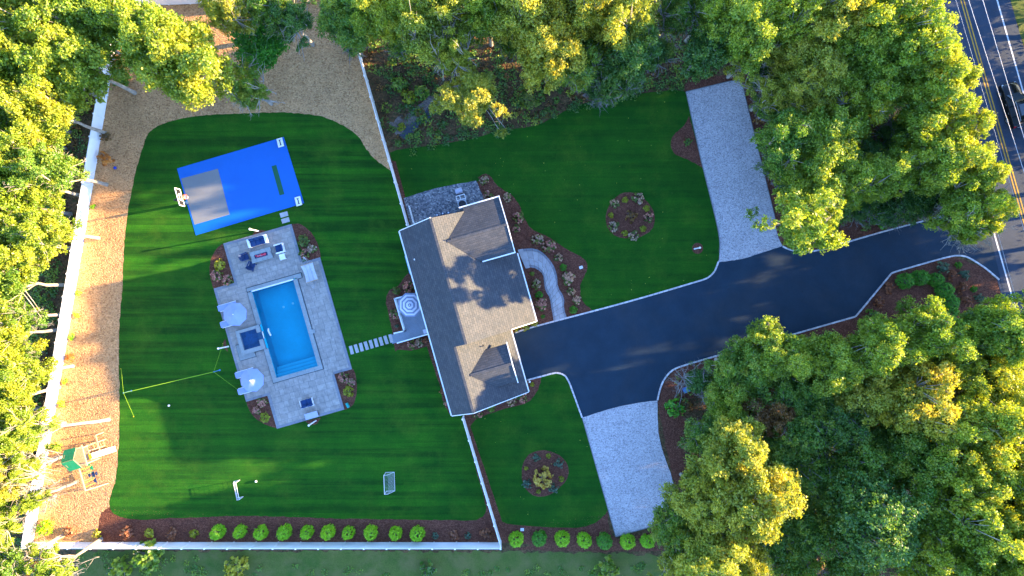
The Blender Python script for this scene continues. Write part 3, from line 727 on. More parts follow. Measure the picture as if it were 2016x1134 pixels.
# garage dormer
dR, dA0, dA1, dApex, dE = 15.7, 13.78, 17.68, 2.96, 7.25
zDr = zD(dApex); dS = (zDr - zD(5.0))/(dR-dA0)
zd = lambda a: zDr - dS*abs(a-dR)
roof([(dR, dApex, zDr+0.01), (dR, dE, zDr+0.01), (dA0, dE, zd(dA0)+0.01), (dA0, 5.0, zd(dA0)+0.01)], SHB, 0.12)
roof([(dR, dApex, zDr+0.01), (dA1, 4.95, zd(dA1)+0.01), (dA1, dE, zd(dA1)+0.01), (dR, dE, zDr+0.01)], SHB, 0.12)
for (a0, b0, z0), (a1, b1, z1) in (((0, RU, zL(RU)), (AU, RU, zL(RU))), ((AU, RL, zL(RL)), (HL, RL, zL(RL))), ((aE, bApex+0.1, zR), (aE, bE, zR)), ((dR, dApex+0.1, zDr), (dR, dE, zDr))):
    mb = MB(); mb.bar(hl(a0, b0, z0+0.015), hl(a1, b1, z1+0.015), 0.24, 0.05); mb.build('ridge_cap', SHB, house)
# walls
wi = 0.35
def wall(pts2, tops, name='wall'):
    """closed wall ring: plan points (a,b) with a top height each"""
    mb = MB(); n = len(pts2)
    for i in range(n):
        j = (i+1) % n
        (a0, b0), (a1, b1) = pts2[i], pts2[j]
        mb.quad(hl(a0, b0, 0), hl(a1, b1, 0), hl(a1, b1, tops[j]), hl(a0, b0, tops[i]))
    return mb.build(name, MAT['siding'], house)
wall([(0.3, wi), (AU, wi), (AU, RU), (AU, BU-0.9), (5.3, BU-0.9), (0.3, BU-0.9), (0.3, RU)], [zL(wi)-.16, zL(wi)-.16, zL(RU)-.16, zU(BU-.9)-.16, zU(BU-.9)-.16, zU(BU-.9)-.16, zL(RU)-.16])
wall([(AU+0.02, wi), (HL-0.3, wi), (HL-0.3, RL), (HL-0.3, BD-0.4), (AU+0.02, BD-0.4), (AU+0.02, RL)], [zL(wi)-.16, zL(wi)-.16, zL(RL)-.16, zD(BD-.4)-.16, zD(BD-.4)-.16, zL(RL)-.16])
wall([(-0.15, 6.0), (-0.15, bE-0.3), (aE, bE-0.3), (4.95, bE-0.3), (4.95, 6.6)], [zN(-0.15)-.16, zN(-0.15)-.16, zR-.16, zN(4.95)-.16, zN(4.95)-.16], 'gable_wall')
mb = MB()
for s_, aa in ((0, dA0+0.25), (1, dA1-0.25)):
    mb.quad(hl(aa, 5.0, zD(5.0)-0.1), hl(aa, dE-0.15, zD(dE)-0.1), hl(aa, dE-0.15, zd(aa)-.1), hl(aa, 5.0, zd(aa)-.1))
mb.quad(hl(dA0+.25, dE-.15, zD(dE)-.1), hl(dA1-.25, dE-.15, zD(dE)-.1), hl(dA1-.25, dE-.15, zd(dA1-.25)-.13), hl(dA0+.25, dE-.15, zd(dA0+.25)-.13))
mb.v += [tuple(hl(dA0+.25, dE-.15, zd(dA0+.25)-.13)), tuple(hl(dA1-.25, dE-.15, zd(dA1-.25)-.13)), tuple(hl(dR, dE-.15, zDr-.13))]; mb.f.append((len(mb.v)-3, len(mb.v)-2, len(mb.v)-1))
mb.build('dormer_wall', MAT['siding'], house)
# gutters, rake boards and downpipes in white
def trim(p, q, w=0.12, h=0.14, name='gutter'):
    mb = MB(); mb.bar(hl(*p), hl(*q), w, h); return mb.build(name, MAT['whitepaint'], house)
trim((0, -0.07, Z0-.06), (HL, -0.07, Z0-.06))
trim((5.3, BU+0.07, zU(BU)-.06), (AU, BU+0.07, zU(BU)-.06)); trim((AU, BD+0.07, zD(BD)-.06), (HL, BD+0.07, zD(BD)-.06))
trim((-0.52, 6.4, zN(-0.45)-.06), (-0.52, bE+0.1, zN(-.45)-.06)); trim((5.28, vS+0.2, zN(5.22)-.02), (5.28, bE+0.1, zN(5.22)-.02))
for p, q in (((-0.45, bE+.04, zN(-.45)-.05), (aE, bE+.04, zR-.05)), ((aE, bE+.04, zR-.05), (5.22, bE+.04, zN(5.22)-.05)), ((dA0-.12, dE+.05, zd(dA0)-.05), (dR, dE+.05, zDr-.03)), ((dR, dE+.05, zDr-.03), (dA1+.12, dE+.05, zd(dA1)-.05))):
    trim(p, q, 0.09, 0.22, 'rake_board')
trim((AU-.02, BD+.1, zU(BD)-.07), (AU-.02, BU, zU(BU)-.07), 0.07, 0.14, 'rake_board')
trim((-.04, 0, zL(0)-.06), (-.04, RU, zL(RU)-.06), 0.07, 0.14, 'rake_board'); trim((HL+.04, 0, zL(0)-.06), (HL+.04, RL, zL(RL)-.06), 0.07, 0.14, 'rake_board')
trim((HL+.04, RL, zD(RL)-.06), (HL+.04, BD, zD(BD)-.06), 0.07, 0.14, 'rake_board')
for a_, b_ in ((0.2, 0.1), (HL-.2, 0.1), (AU-.2, BU-.7), (HL-.15, BD-.2)):
    mb = MB(); mb.bar(hl(a_, b_+.1, 0), hl(a_, b_+.1, 3.0), 0.08); mb.build('downpipe', MAT['whitepaint'], house)
for a_, b_, z_ in ((2.45, 4.95, zR), (3.2, 0.75, zL(.75)), (13.35, 5.0, zD(5.0))):
    mb = MB(); q = hl(a_, b_, z_); mb.lathe([(0.10, -.1), (0.09, 0.02), (0.045, 0.05), (0.045, 0.34)], q, 10); mb.build('vent_pipe', MAT['darkmetal'] if b_ > 1 else MAT['whitepaint'], house)
# openings
def opening(face, a0, a1, b_, z0, z1, name, nx=2, ny=2):
    """framed window or door in a wall that runs along a (face +1 looks to the drive, -1 to the garden)"""
    w = a1-a0; h = z1-z0; out = face*0.03
    mb = MB(); cen = hl((a0+a1)/2, b_+out, (z0+z1)/2)
    rot = Matrix.Rotation(math.atan2(hA.y, hA.x), 3, 'Z')
    mb.box(cen, (w, 0.05, h), rot); o = mb.build(name, MAT['glass'] if 'window' in name or 'glass' in name else MAT['whitepaint'], house)
    mb = MB()
    for x in (-w/2-.04, w/2+.04): mb.box(cen + hA*x + hB*face*.02, (0.1, 0.08, h+.18), rot)
    for z in (-h/2-.04, h/2+.04): mb.box(cen + Vector((0, 0, z)) + hB*face*.021, (w, 0.08, 0.1), rot)
    mb.build('frame', MAT['whitepaint'], o)
    mb = MB()
    for i in range(1, nx): mb.box(cen + hA*(-w/2+w*i/nx) + hB*face*.025, (0.035, 0.04, h), rot)
    for i in range(1, ny): mb.box(cen + Vector((0, 0, -h/2+h*i/ny)) + hB*face*.026, (w, 0.04, 0.035), rot)
    mb.build('muntin', MAT['whitepaint'], o)
    return o
for a0 in (1.2, 3.2, 13.2, 16.4): opening(-1, a0, a0+1.0, wi, 1.0, 2.4, 'window')
opening(-1, 7.4, 9.2, wi, 0.75, 2.75, 'glass_door', 2, 1)
for a0 in (13.0, 16.1): opening(1, a0, a0+2.5, BD-.4, 0.05, 2.3, 'garage_door', 4, 4)
opening(1, 6.1, 7.1, BU-.9, 0.15, 2.25, 'front_door', 2, 3)
for a0 in (8.2, 10.4): opening(1, a0, a0+1.1, BU-.9, 0.9, 2.2, 'window')
for a0 in (0.9, 2.9): opening(1, a0, a0+1.1, bE-.3, 1.0, 2.4, 'window')
opening(1, 15.15, 16.25, dE-.15, zD(dE)+.08, zDr-.55, 'window')
mb = MB(); mb.prism([tuple(hl(a_, b_, 0)[:2]) for a_, b_ in ((2.2, -0.75), (4.2, -0.75), (4.2, .33), (2.2, .33))][::-1], 0.0, lambda p: 0.5 + 0.35*max(0, (Vector((p[0], p[1], 0)).dot(hB)+.75)))
mb.build('bulkhead_door', pm('blue_grey_steel', (0.16, 0.30, 0.42), 0.08, 3, 0.5), house)
mb = MB(); mb.bar(hl(2.3, -.2, .78), hl(4.1, -.2, .78), 0.02, 0.03); mb.build('bulkhead_seam', MAT['darkmetal'], house)

# ------------------------------------------------------------------ deck behind the house
DZ = 0.75
deck = thing('deck', 'grey composite deck with white railings against the back of the house', 'deck', P(812, 630))
dl = deck.location.copy()
def D(px, py, z=0.0): q = P(px, py, z); return q - dl
o1, o2, o3, o4, o5, o6 = (777, 588), (818, 577), (846, 657), (783.5, 675), (776.5, 656), (796, 651.5)
mb = MB()
def clipband(poly, n, d0, d1):
    for s, dd in ((1, d0), (-1, -d1)):
        o = []
        for i in range(len(poly)):
            a = poly[i]; b = poly[(i+1) % len(poly)]
            fa = s*a.dot(n)-dd; fb = s*b.dot(n)-dd
            if fa >= 0: o.append(a)
            if (fa >= 0) != (fb >= 0): o.append(a.lerp(b, fa/(fa-fb)))
        poly = o
        if len(poly) < 3: return []
    return poly
for quad in ([o1, o6, (846, 638), (826, 577)], [o5, o4, (848, 657), (846, 638), o6]):
    poly = [D(*p, DZ) for p in quad]
    poly = [Vector((p.x, p.y, 0)) for p in poly]
    ds = [p.dot(hA) for p in poly]; k = min(ds)
    while k < max(ds):
        q = clipband(poly, hA, k, k+0.135)
        if len(q) >= 3:
            ar = sum(q[i].x*q[(i+1) % len(q)].y - q[(i+1) % len(q)].x*q[i].y for i in range(len(q)))
            if ar < 0: q = q[::-1]
            mb.prism([(v.x, v.y) for v in q], DZ-.03, DZ)
        k += 0.14
b_ = mb.build('deck_boards', MAT['deckboard'], deck); b_['kind'] = 'stuff'
mb = MB(); poly = [D(*p, DZ) for p in (o1, o5, o4, (848, 657), (826, 577))]
mb2 = MB()
for a, b in ((o1, o6), (o6, o5), (o4, (848, 657)), (o1, (826, 577))):
    p, q = D(*a, DZ), D(*b, DZ); mb2.bar(p + Vector((0, 0, -.16)), q + Vector((0, 0, -.16)), 0.04, 0.24)
mb2.build('rim_joist', MAT['whitepaint'], deck)
for i in range(3):
    q = D(776 - i*1.0, 666 + i*0.2, 0); mb = MB(); c = D(778.5-i*5.2, 666+i*1.6, 0)
    mb.box((c.x, c.y, 0.28-0.24*i if i < 2 else .06), (0.32, 0.95, 0.06), Matrix.Rotation(ANG, 3, 'Z'))
    if i < 2: mb.build('deck_step', MAT['deckboard'], deck)
def railing(a, b, root, conv, z, h=0.95, post=True):
    p, q = conv(*a), conv(*b); n = max(1, round((q-p).length/1.8))
    mb = MB(); mb.bar(p + Vector((0, 0, z+h)), q + Vector((0, 0, z+h)), 0.12, 0.05); mb.build('top_rail', MAT['whitepaint'], root)
    mb = MB(); mb.bar(p + Vector((0, 0, z+.1)), q + Vector((0, 0, z+.1)), 0.06, 0.05); mb.build('bottom_rail', MAT['whitepaint'], root)
    for k in range(n+1):
        c = p.lerp(q, k/n); mb = MB(); mb.box((c.x, c.y, z+h/2), (0.11, 0.11, h+.12)); mb.box((c.x, c.y, z+h+.09), (0.15, 0.15, 0.05), taper=.6); mb.build('post', MAT['whitepaint'], root)
    mb = MB(); L = (q-p).length; k = int(L/0.14)
    for i in range(1, k):
        c = p.lerp(q, i/k); mb.box((c.x, c.y, z+.52), (0.035, 0.035, 0.84))
    mb.build('balusters', MAT['whitepaint'], root)['kind'] = 'stuff'
zt = DZ + 0.95
def DT(px, py): q = D(px, py, zt); return Vector((q.x, q.y, 0))
for a, b in (((776.6, 588), (820, 577)), ((776.6, 588), (795.6, 651.7)), ((795.6, 651.7), (776.6, 656)), ((783, 675), (844, 657.5))):
    railing(a, b, deck, DT, DZ)

# ------------------------------------------------------------------ fences
def fence(base_pts, label, group=None, h=1.83):
    A, B = P(*base_pts[0]), P(*base_pts[1])
    root = thing('fence', label, 'fence', A, 0, group)
    d = (B-A); L = d.length; n = max(1, round(L/2.38)); st = L/n; ang = math.atan2(d.y, d.x)
    root.rotation_euler = (0, 0, ang)
    pmh = MB(); pmh.box((0, 0, h/2+.03), (0.13, 0.13, h+.06)); pmh = pmh.mesh('post', MAT['white'])
    capm = MB(); capm.box((0, 0, h+.10), (0.17, 0.17, 0.07), taper=0.45); capm = capm.mesh('post_cap', MAT['white'])
    pan = MB()
    nb = 13; bw_ = (st-.14)/nb
    for k in range(nb): pan.box((-(st-.14)/2 + bw_*(k+.5), 0, h/2), (bw_-.006, 0.028, h-.2))
    pan.box((0, 0, h/2), (st-.14, 0.016, h-.2))
    pan = pan.mesh('panel', MAT['white'])
    rl = MB(); rl.box((0, 0, 0), (st-.13, 0.055, 0.13)); rl = rl.mesh('rail', MAT['white'])
    for k in range(n+1):
        p = link('post', pmh, root, (k*st, 0, 0)); link('post_cap', capm, p)
        if k < n:
            q = link('panel', pan, root, ((k+.5)*st, 0, random.uniform(-.006, .006))); link('rail', rl, q, (0, 0, h-.06)); link('rail', rl, q, (0, 0, .10))
    return root
fence([(242, 13), (66, 1067)], 'long white vinyl privacy fence along the left edge beneath the lit forest')
fence([(68, 1067), (986, 1067.5)], 'long white vinyl privacy fence along the bottom behind the row of round shrubs')
fence([(247, 13), (676, -4)], 'white vinyl privacy fence along the top edge of the wood chip yard')
fence([(678, -4), (806, 446)], 'white vinyl privacy fence slanting from the top woods to the house corner')
fence([(913, 819), (986, 1064)], 'white vinyl privacy fence slanting from the lower house corner to the bottom fence')

# ------------------------------------------------------------------ patio furniture
ZP = 0.058       # top of the pavers
RZ = lambda t: Matrix.Rotation(t, 3, 'Z')
def at(px, py, z=ZP): q = P(px, py); q.z = z; return q

# fire table
ft = thing('fire_table', 'long grey stone fire table with red fire glass trough on the patio', 'fire table', at(518, 503), ANG)
mb = MB(); mb.box((0, 0, 0.21), (2.15, 1.05, 0.42)); mb.build('base', MAT['paver_dark'], ft)
for i in range(4):
    for sy, w in ((-1, .42), (1, .42)):
        mb = MB(); mb.box((-.855+.57*i, sy*.39, 0.46), (.555, w, 0.08)); mb.build('top_stone', MAT['coping'], ft)
for sx in (-1, 1):
    mb = MB(); mb.box((sx*.88, 0, 0.462), (.36, .34, 0.08)); mb.build('top_stone', MAT['coping'], ft)
mb = MB(); mb.box((0, 0, .44), (1.38, .35, .04)); mb.box((0, -.18, .485), (1.4, .035, .06)); mb.box((0, .18, .485), (1.4, .035, .06)); mb.box((-.69, 0, .486), (.035, .33, .06)); mb.box((.69, 0, .486), (.035, .33, .06)); mb.build('burner_tray', MAT['navyplastic'], ft)
mb = MB(); r2 = random.Random(3)
for k in range(70):
    mb.box((r2.uniform(-.55, .55), r2.uniform(-.09, .09), .48+r2.uniform(0, .03)), (r2.uniform(.04, .10),)*3, Matrix.Rotation(r2.uniform(0, 3), 3, (r2.random()+.1, r2.random(), r2.random())))
mb.build('fire_glass', MAT['fireglass'], ft)['kind'] = 'stuff'
mb = MB()
for k in range(16):
    mb.box((r2.uniform(-.5, .5), r2.uniform(-.08, .08), .52), (.07, .05, .04), RZ(r2.uniform(0, 3)))
mb.build('pale_fire_glass', MAT['cream'] if 0 else MAT['stripe2'], ft)['kind'] = 'stuff'

def cushion(b, c, size):
    """soft pillow: box with pulled-in edges"""
    x, y, z = size; n0 = len(b.v); nx, ny = 6, 6
    for s in (1, -1):
        for i in range(nx+1):
            for j in range(ny+1):
                u = i/nx*2-1; v = j/ny*2-1
                k = (1-abs(u)**4)*(1-abs(v)**4)
                b.v.append((c[0]+u*x/2, c[1]+v*y/2, c[2] + s*z*(0.22+.28*k**.5)))
    st = (nx+1)*(ny+1)
    for s in (0, 1):
        for i in range(nx):
            for j in range(ny):
                q = [n0+s*st+i*(ny+1)+j, n0+s*st+(i+1)*(ny+1)+j, n0+s*st+(i+1)*(ny+1)+j+1, n0+s*st+i*(ny+1)+j+1]
                b.f.append(tuple(q if s == 0 else q[::-1]))
    edge = [i*(ny+1) for i in range(nx+1)] + [nx*(ny+1)+j for j in range(1, ny+1)] + [i*(ny+1)+ny for i in range(nx-1, -1, -1)] + [j for j in range(ny-1, 0, -1)]
    for k in range(len(edge)):
        e, f = edge[k], edge[(k+1) % len(edge)]
        b.f.append((n0+e, n0+st+e, n0+st+f, n0+f))

def sofa(px, py, rot, w, dpt, seats, label, arm=.16, armmat='whitepaint', name='sofa', cat='sofa', thin=False):
    """frame with arms and back along +y, open towards -y"""
    t = thing(name, label, cat, at(px, py), rot)
    mb = MB(); mb.box((0, 0, .20), (w-2*arm, dpt-.06, .16)); mb.build('seat_frame', MAT[armmat], t)
    for s in (-1, 1):
        mb = MB()
        if thin:
            mb.bar((s*(w/2-.03), -dpt/2, .56), (s*(w/2-.03), dpt/2, .56), .06, .05); mb.bar((s*(w/2-.03), -dpt/2+.03, 0), (s*(w/2-.03), -dpt/2+.03, .56), .05); mb.bar((s*(w/2-.03), dpt/2-.03, 0), (s*(w/2-.03), dpt/2-.03, .56), .05)
        else:
            mb.box((s*(w/2-arm/2), 0, .31), (arm, dpt, .62))
        mb.build('arm', MAT[armmat], t, bevel=.02)
    mb = MB(); mb.box((0, dpt/2-.05, .40), (w-2*arm-.01 if not thin else w, .08 if not thin else .05, .62)); mb.build('back', MAT[armmat], t, bevel=.02)
    iw = (w-2*arm)/seats
    for k in range(seats):
        x = -(w-2*arm)/2 + iw*(k+.5)
        mb = MB(); cushion(mb, (x, -.05, .36), (iw-.015, dpt-.16, .20)); mb.build('seat_cushion', MAT['navy'], t, smooth=True)
        mb = MB(); n0 = 0; cushion(mb, (0, 0, 0), (iw-.03, .42, .2)); m = Matrix.Rotation(R(72), 3, 'X')
        mb.v = [tuple(m @ Vector(v) + Vector((x, dpt/2-.17, .62))) for v in mb.v]; mb.build('back_cushion', MAT['navy'], t, smooth=True)
    return t
sofa(510.5, 475.5, ANG, 2.1, .92, 3, 'long white framed sofa with navy cushions on the upper patio', arm=.24)
sofa(553.5, 489.5, ANG - R(90), 1.0, .95, 1, 'white armchair with a navy seat beside the fire table', arm=.12, name='armchair', cat='armchair')
sofa(607, 792, ANG + R(180), 1.38, .88, 2, 'navy cushioned loveseat with thin white frame on the lower patio', arm=.06, name='loveseat', cat='sofa', thin=True)
st_ = thing('side_table', 'small square white side table next to the white armchair', 'side table', at(559, 506), ANG)
mb = MB(); mb.box((0, 0, .44), (.62, .62, .05)); mb.build('tabletop', MAT['whitepaint'], st_, bevel=.015)
for sx in (-1, 1):
    for sy in (-1, 1):
        mb = MB(); mb.box((sx*.26, sy*.26, .207), (.05, .05, .415)); mb.build('leg', MAT['whitepaint'], st_)
def adirondack(px, py, rot, label):
    t = thing('adirondack_chair', label, 'chair', at(px, py), rot, 'navy adirondack chairs by the fire table')
    for k in range(5):
        mb = MB(); mb.bar((.42-.11*k, -.27, .38-.03*k), (.42-.11*k, .27, .38-.03*k), .1, .025); mb.build('seat_slat', MAT['navyplastic'], t)
    for k in range(5):
        y = -.24+.12*k; top = .95-.05*abs(k-2)
        mb = MB(); mb.bar((-.06, y, .24), (-.06-.33*top, y*1.08, .22+.82*top), .11, .022); mb.build('back_slat', MAT['navyplastic'], t)
    for s in (-1, 1):
        mb = MB(); mb.bar((.46, s*.36, .55), (-.34, s*.33, .55), .13, .025); mb.build('armrest', MAT['navyplastic'], t)
        mb = MB(); mb.bar((.42, s*.33, 0), (.42, s*.33, .54), .09, .03); mb.build('front_leg', MAT['navyplastic'], t)
        mb = MB(); mb.bar((.42, s*.29, .33), (-.46, s*.29, .03), .04, .10); mb.build('rear_leg', MAT['navyplastic'], t)
    return t
adirondack(484, 506.5, ANG + R(4), 'navy adirondack chair facing the left end of the fire table')
adirondack(497.5, 525, ANG + R(48), 'navy adirondack chair set askew below the fire table')

db = thing('deck_box', 'low grey storage bench against the lower patio edge', 'storage box', at(616.5, 815.5), ANG)
mb = MB(); mb.box((0, 0, .26), (1.34, .58, .52)); mb.build('body', MAT['paver_dark'], db, bevel=.02)
mb = MB(); mb.box((0, 0, .55), (1.4, .64, .06)); mb.build('lid', pm('pale_grey_resin', (.36, .38, .48), .06, 3, .6), db, bevel=.015)
for s in (-1, 1):
    mb = MB(); mb.box((s*.74, 0, .4), (.05, .3, .05)); mb.build('handle', MAT['darkmetal'], db)

# loungers and cantilever parasols
def lounger(px, py, label):
    t = thing('sun_lounger', label, 'sun lounger', at(px, py), ANG + R(180), 'white sun loungers under the pool parasols')
    for s in (-1, 1):
        mb = MB(); mb.bar((-.95, s*.33, .30), (.95, s*.33, .30), .06, .07); mb.build('side_rail', MAT['whitepaint'], t)
        for x in (-.75, .7):
            mb = MB(); mb.box((x, s*.33, .132), (.06, .05, .264)); mb.build('leg', MAT['whitepaint'], t)
    mb = MB(); mb.box((-.3, 0, .37), (1.28, .60, .08)); mb.build('mattress', MAT['canvas'], t, bevel=.02)
    mb = MB(); mb.box((.62, 0, .52), (.72, .60, .08), Matrix.Rotation(R(-28), 3, 'Y')); mb.build('backrest', MAT['canvas'], t, bevel=.02)
    mb = MB(); mb.bar((.60, -.2, .3), (.82, -.2, .58), .03); mb.bar((.60, .2, .3), (.82, .2, .58), .03); mb.build('backrest_prop', MAT['whitepaint'], t)
    return t
def parasol(px, py, z, r, label, mats, rings, n=8, offset=None, name='parasol', group=None, base_z=ZP, ph=0.0):
    c = P(px, py, z); t = thing(name, label, 'parasol', (c.x, c.y, base_z), 0, group); zz = z-base_z
    ang = [ph + 2*math.pi*(k+.5)/n for k in range(n)]
    can = link('canopy', None, t) if rings > 1 else t
    for i in range(rings):
        f0, f1 = i/rings, (i+1)/rings
        for k in range(n if rings == 1 else 1):
            mb = MB(); rng_ = [k] if rings == 1 else range(n)
            for kk in rng_:
                a0, a1 = ang[kk], ang[(kk+1) % n]
                zf = lambda f: zz - .55*f**1.25*r/1.35
                m0 = (a0 + (a1 if a1 > a0 else a1+2*math.pi))/2
                def q(f, a, sag=0): return Vector((r*f*math.cos(a), r*f*math.sin(a), zf(f)-sag))
                rm = math.cos(math.pi/n)
                pts = [(q(f0, a0), q(f0*rm, m0, .02*f0), q(f0, a1)), (q(f1, a0), q(f1*rm, m0, .03*f1), q(f1, a1))]
                for j in (0, 1):
                    mb.slab([pts[0][j], pts[1][j], pts[1][j+1], pts[0][j+1]] if f0 > 0 else [pts[0][j], pts[1][j], pts[1][j+1]], .008)
            mb.build('canopy_panel' if rings == 1 else 'canopy_stripe', mats[i % len(mats)], t if rings == 1 else can)
    for k in range(n):
        mb = MB(); a = ang[k]; mb.bar((0, 0, zz-.03), (r*math.cos(a), r*math.sin(a), zz-.6*r/1.35), .025); mb.build('rib', MAT['metal'], t)
    mb = MB(); mb.lathe([(.05, -.02), (.06, .03), (.03, .09), (.012, .13)], (0, 0, zz), 10); mb.build('finial', MAT['whitepaint'], t)
    if offset:
        ox, oy = offset
        mb = MB(); mb.tube([(ox, oy, 0), (ox, oy, zz+.1), (ox*.8, oy*.8, zz+.34), (0, 0, zz+.14)], .035, 8); mb.build('arm', MAT['whitepaint'], t, smooth=True)
        mb = MB(); mb.box((ox, oy, .05), (.8, .8, .1)); mb.build('base', MAT['darkmetal'], t)
    else:
        mb = MB(); mb.tube([(0, 0, 0), (0, 0, zz)], .025, 8); mb.build('pole', MAT['whitepaint'], t)
        mb = MB(); mb.lathe([(.26, 0), (.26, .06), (.06, .10), (.04, .3)], (0, 0, 0), 14); mb.build('base', MAT['darkmetal'], t)
    return t
for cx, cy, w1, w2 in ((457, 618, 'upper', 'beside the spa'), (491, 748.5, 'lower', 'below the spa')):
    g = 'pale lavender parasols beside the pool'
    parasol(cx+2, cy+1, 2.5, 1.27, 'pale lavender octagonal parasol %s on the pool patio' % ('above the hot tub' if w1 == 'upper' else 'below the hot tub'), [MAT['canvas']], 1, 8, group=g, ph=0)
    u = Vector((UX, UY)); v = Vector((-UY, UX))
    for sgn, wd in ((-1, 'upper'), (1, 'lower')):
        c = Vector((cx, cy)) + v*sgn*16 + u*(-1 if sgn < 0 else -5)
        lounger(c.x, c.y, 'white sun lounger at the %s side of the parasol %s the hot tub' % (wd, 'above' if w1 == 'upper' else 'below'))
parasol(806.4, 600.7, 2.75+.5, 1.34, 'striped blue and grey octagonal parasol over the house deck', [MAT['stripe'], MAT['stripe2']], 7, 8, base_z=DZ, ph=0, name='striped_parasol')
ck = thing('cooler', 'small square white cooler on the deck by the house wall', 'cooler', P(838.5, 651.7, DZ), ANG)
mb = MB(); mb.box((0, 0, .2), (.42, .42, .4)); mb.build('body', MAT['whitepaint'], ck, bevel=.02)
mb = MB(); mb.box((0, 0, .43), (.45, .45, .06)); mb.build('lid', MAT['stripe2'], ck, bevel=.015)

# hammock on its stand
hm = thing('hammock', 'pale rope hammock on a steel stand at the right of the patio', 'hammock', at(613.5, 537), ANG - R(90) + R(2))
L = 1.75
mb = MB(); mb.tube([(-L, 0, 1.0), (-L*.8, 0, .35), (-L*.5, 0, .06), (L*.5, 0, .06), (L*.8, 0, .35), (L, 0, 1.0)], .03, 8); mb.build('stand_beam', MAT['metal'], hm, smooth=True)
for s in (-1, 1):
    mb = MB(); mb.bar((s*L*.5, -.55, .03), (s*L*.5, .55, .03), .06); mb.build('stand_foot', MAT['metal'], hm)
    mb = MB(); mb.bar((s*.95, -.70, .72), (s*.95, .70, .72), .05); mb.build('spreader_bar', MAT['wood'], hm)
    mb = MB()
    for k in range(7):
        y = -.63+k*.21; mb.bar((s*L, 0, .97), (s*.95, y, .72), .012)
    mb.build('suspension_ropes', MAT['rope'], hm)['kind'] = 'stuff'
mb = MB(); NX, NY = 14, 9; n0 = 0
for i in range(NX+1):
    for j in range(NY+1):
        x = -.95+1.9*i/NX; y = (-.68+1.36*j/NY)*(1-.14*(1-(x/.95)**2))
        mb.v.append((x, y, .72-.16*(1-(x/.95)**2)-.05*(1-(2*j/NY-1)**2)))
for i in range(NX):
    for j in range(NY): mb.f.append((i*(NY+1)+j, (i+1)*(NY+1)+j, (i+1)*(NY+1)+j+1, i*(NY+1)+j+1))
o = mb.build('bed', MAT['rope'], hm, smooth=True); md = o.modifiers.new('thick', 'SOLIDIFY'); md.thickness = .02
for s in (-.35, .35):
    mb = MB(); mb.bar((-.93, s*.62, .70), (0, s*.54, .56), .03, .02); mb.bar((0, s*.54, .56), (.93, s*.62, .70), .03, .02); mb.build('seam', MAT['metal'], hm)

# lamp posts
def lamp(px, py, label, h=2.5):
    t = thing('lamp_post', label, 'lamp post', P(px, py), 0, 'white lamp posts')
    mb = MB(); mb.lathe([(.085, 0), (.085, .12), (.07, .16), (.065, h-.40), (.085, h-.38), (.085, h-.35)], (0, 0, 0), 10); mb.build('post', MAT['whitepaint'], t, smooth=False)
    mb = MB(); mb.lathe([(.08, h-.35), (.10, h-.08), (.10, h-.06)], (0, 0, 0), 6); mb.build('lantern_glass', MAT['clearlens'], t)
    mb = MB(); mb.lathe([(.12, h-.06), (.115, h-.03), (.05, h+.04), (.02, h+.08)], (0, 0, 0), 6); mb.build('lantern_cap', MAT['whitepaint'], t)
lamp(509, 455, 'white lamp post between the patio sofa and the blue court')
lamp(450, 682, 'white lamp post at the lawn edge of the patio left of the hot tub', 2.6)
lamp(622, 828, 'white lamp post behind the grey storage bench below the patio', 2.6)
lamp(1367, 490, 'white lamp post in a small mulch circle beside the driveway', 2.2)
lamp(1042, 748, 'white lamp post at the garage corner of the driveway', 1.5)

# ------------------------------------------------------------------ court things
def boardgame(px, py, label):
    t = thing('cornhole_board', label, 'cornhole board', P(px, py, .035), ANG - R(90), 'white cornhole boards on the court')
    m = Matrix.Rotation(R(-9), 3, 'Y')
    mb = MB(); mb.box((0, 0, .17), (1.0, .62, .03), m); mb.build('top', MAT['whitepaint'], t)
    mb = MB(); mb.box(m @ Vector((0, 0, .02)) + Vector((0, 0, .17)), (.58, .11, .012), m); mb.build('black_bar', MAT['black'], t)
    for s in (-.24, .24):
        mb = MB(); mb.box(m @ Vector((s*1.22, 0, .02)) + Vector((0, 0, .17)), (.06, .24, .011), m); mb.build('bar_end', MAT['black'], t)
    for s in (-1, 1):
        mb = MB(); mb.bar((-.5, s*.30, .05), (.5, s*.30, .21), .03, .08); mb.build('side_rail', MAT['wood'], t)
        mb = MB(); mb.bar((.42, s*.27, 0), (.42, s*.27, .17), .05); mb.build('leg', MAT['wood'], t)
boardgame(553, 281.5, 'white cornhole board in the top right corner of the blue court')
boardgame(588.5, 396.5, 'white cornhole board in the bottom right corner of the blue court')
# hoop
hp = thing('basketball_hoop', 'basketball hoop with white framed backboard at the left court edge', 'basketball hoop', P(384.5, 397), ANG)
mb = MB(); mb.tube([(-.75, 0, 0), (-.75, 0, 3.05)], .085, 10); mb.build('pole', MAT['darkmetal'], hp)
mb = MB(); mb.bar((-.75, 0, 3.0), (-.02, 0, 3.25), .10, .14); mb.bar((-.75, 0, 2.5), (-.02, 0, 3.0), .06, .08); mb.build('arm', MAT['darkmetal'], hp)
bz = 3.45
mb = MB(); mb.box((0.03, 0, bz), (.012, 1.74, 1.0)); mb.build('backboard', MAT['black'], hp)
mb = MB()
for y in (-.9, .9): mb.box((.03, y, bz), (.06, .08, 1.1))
for z in (-.53, .53): mb.box((.032, 0, bz+z), (.06, 1.74, .08))
mb.build('backboard_frame', MAT['whitepaint'], hp)
mb = MB()
for y in (-.33, .33): mb.box((.055, y, bz-.12), (.03, .07, .5))
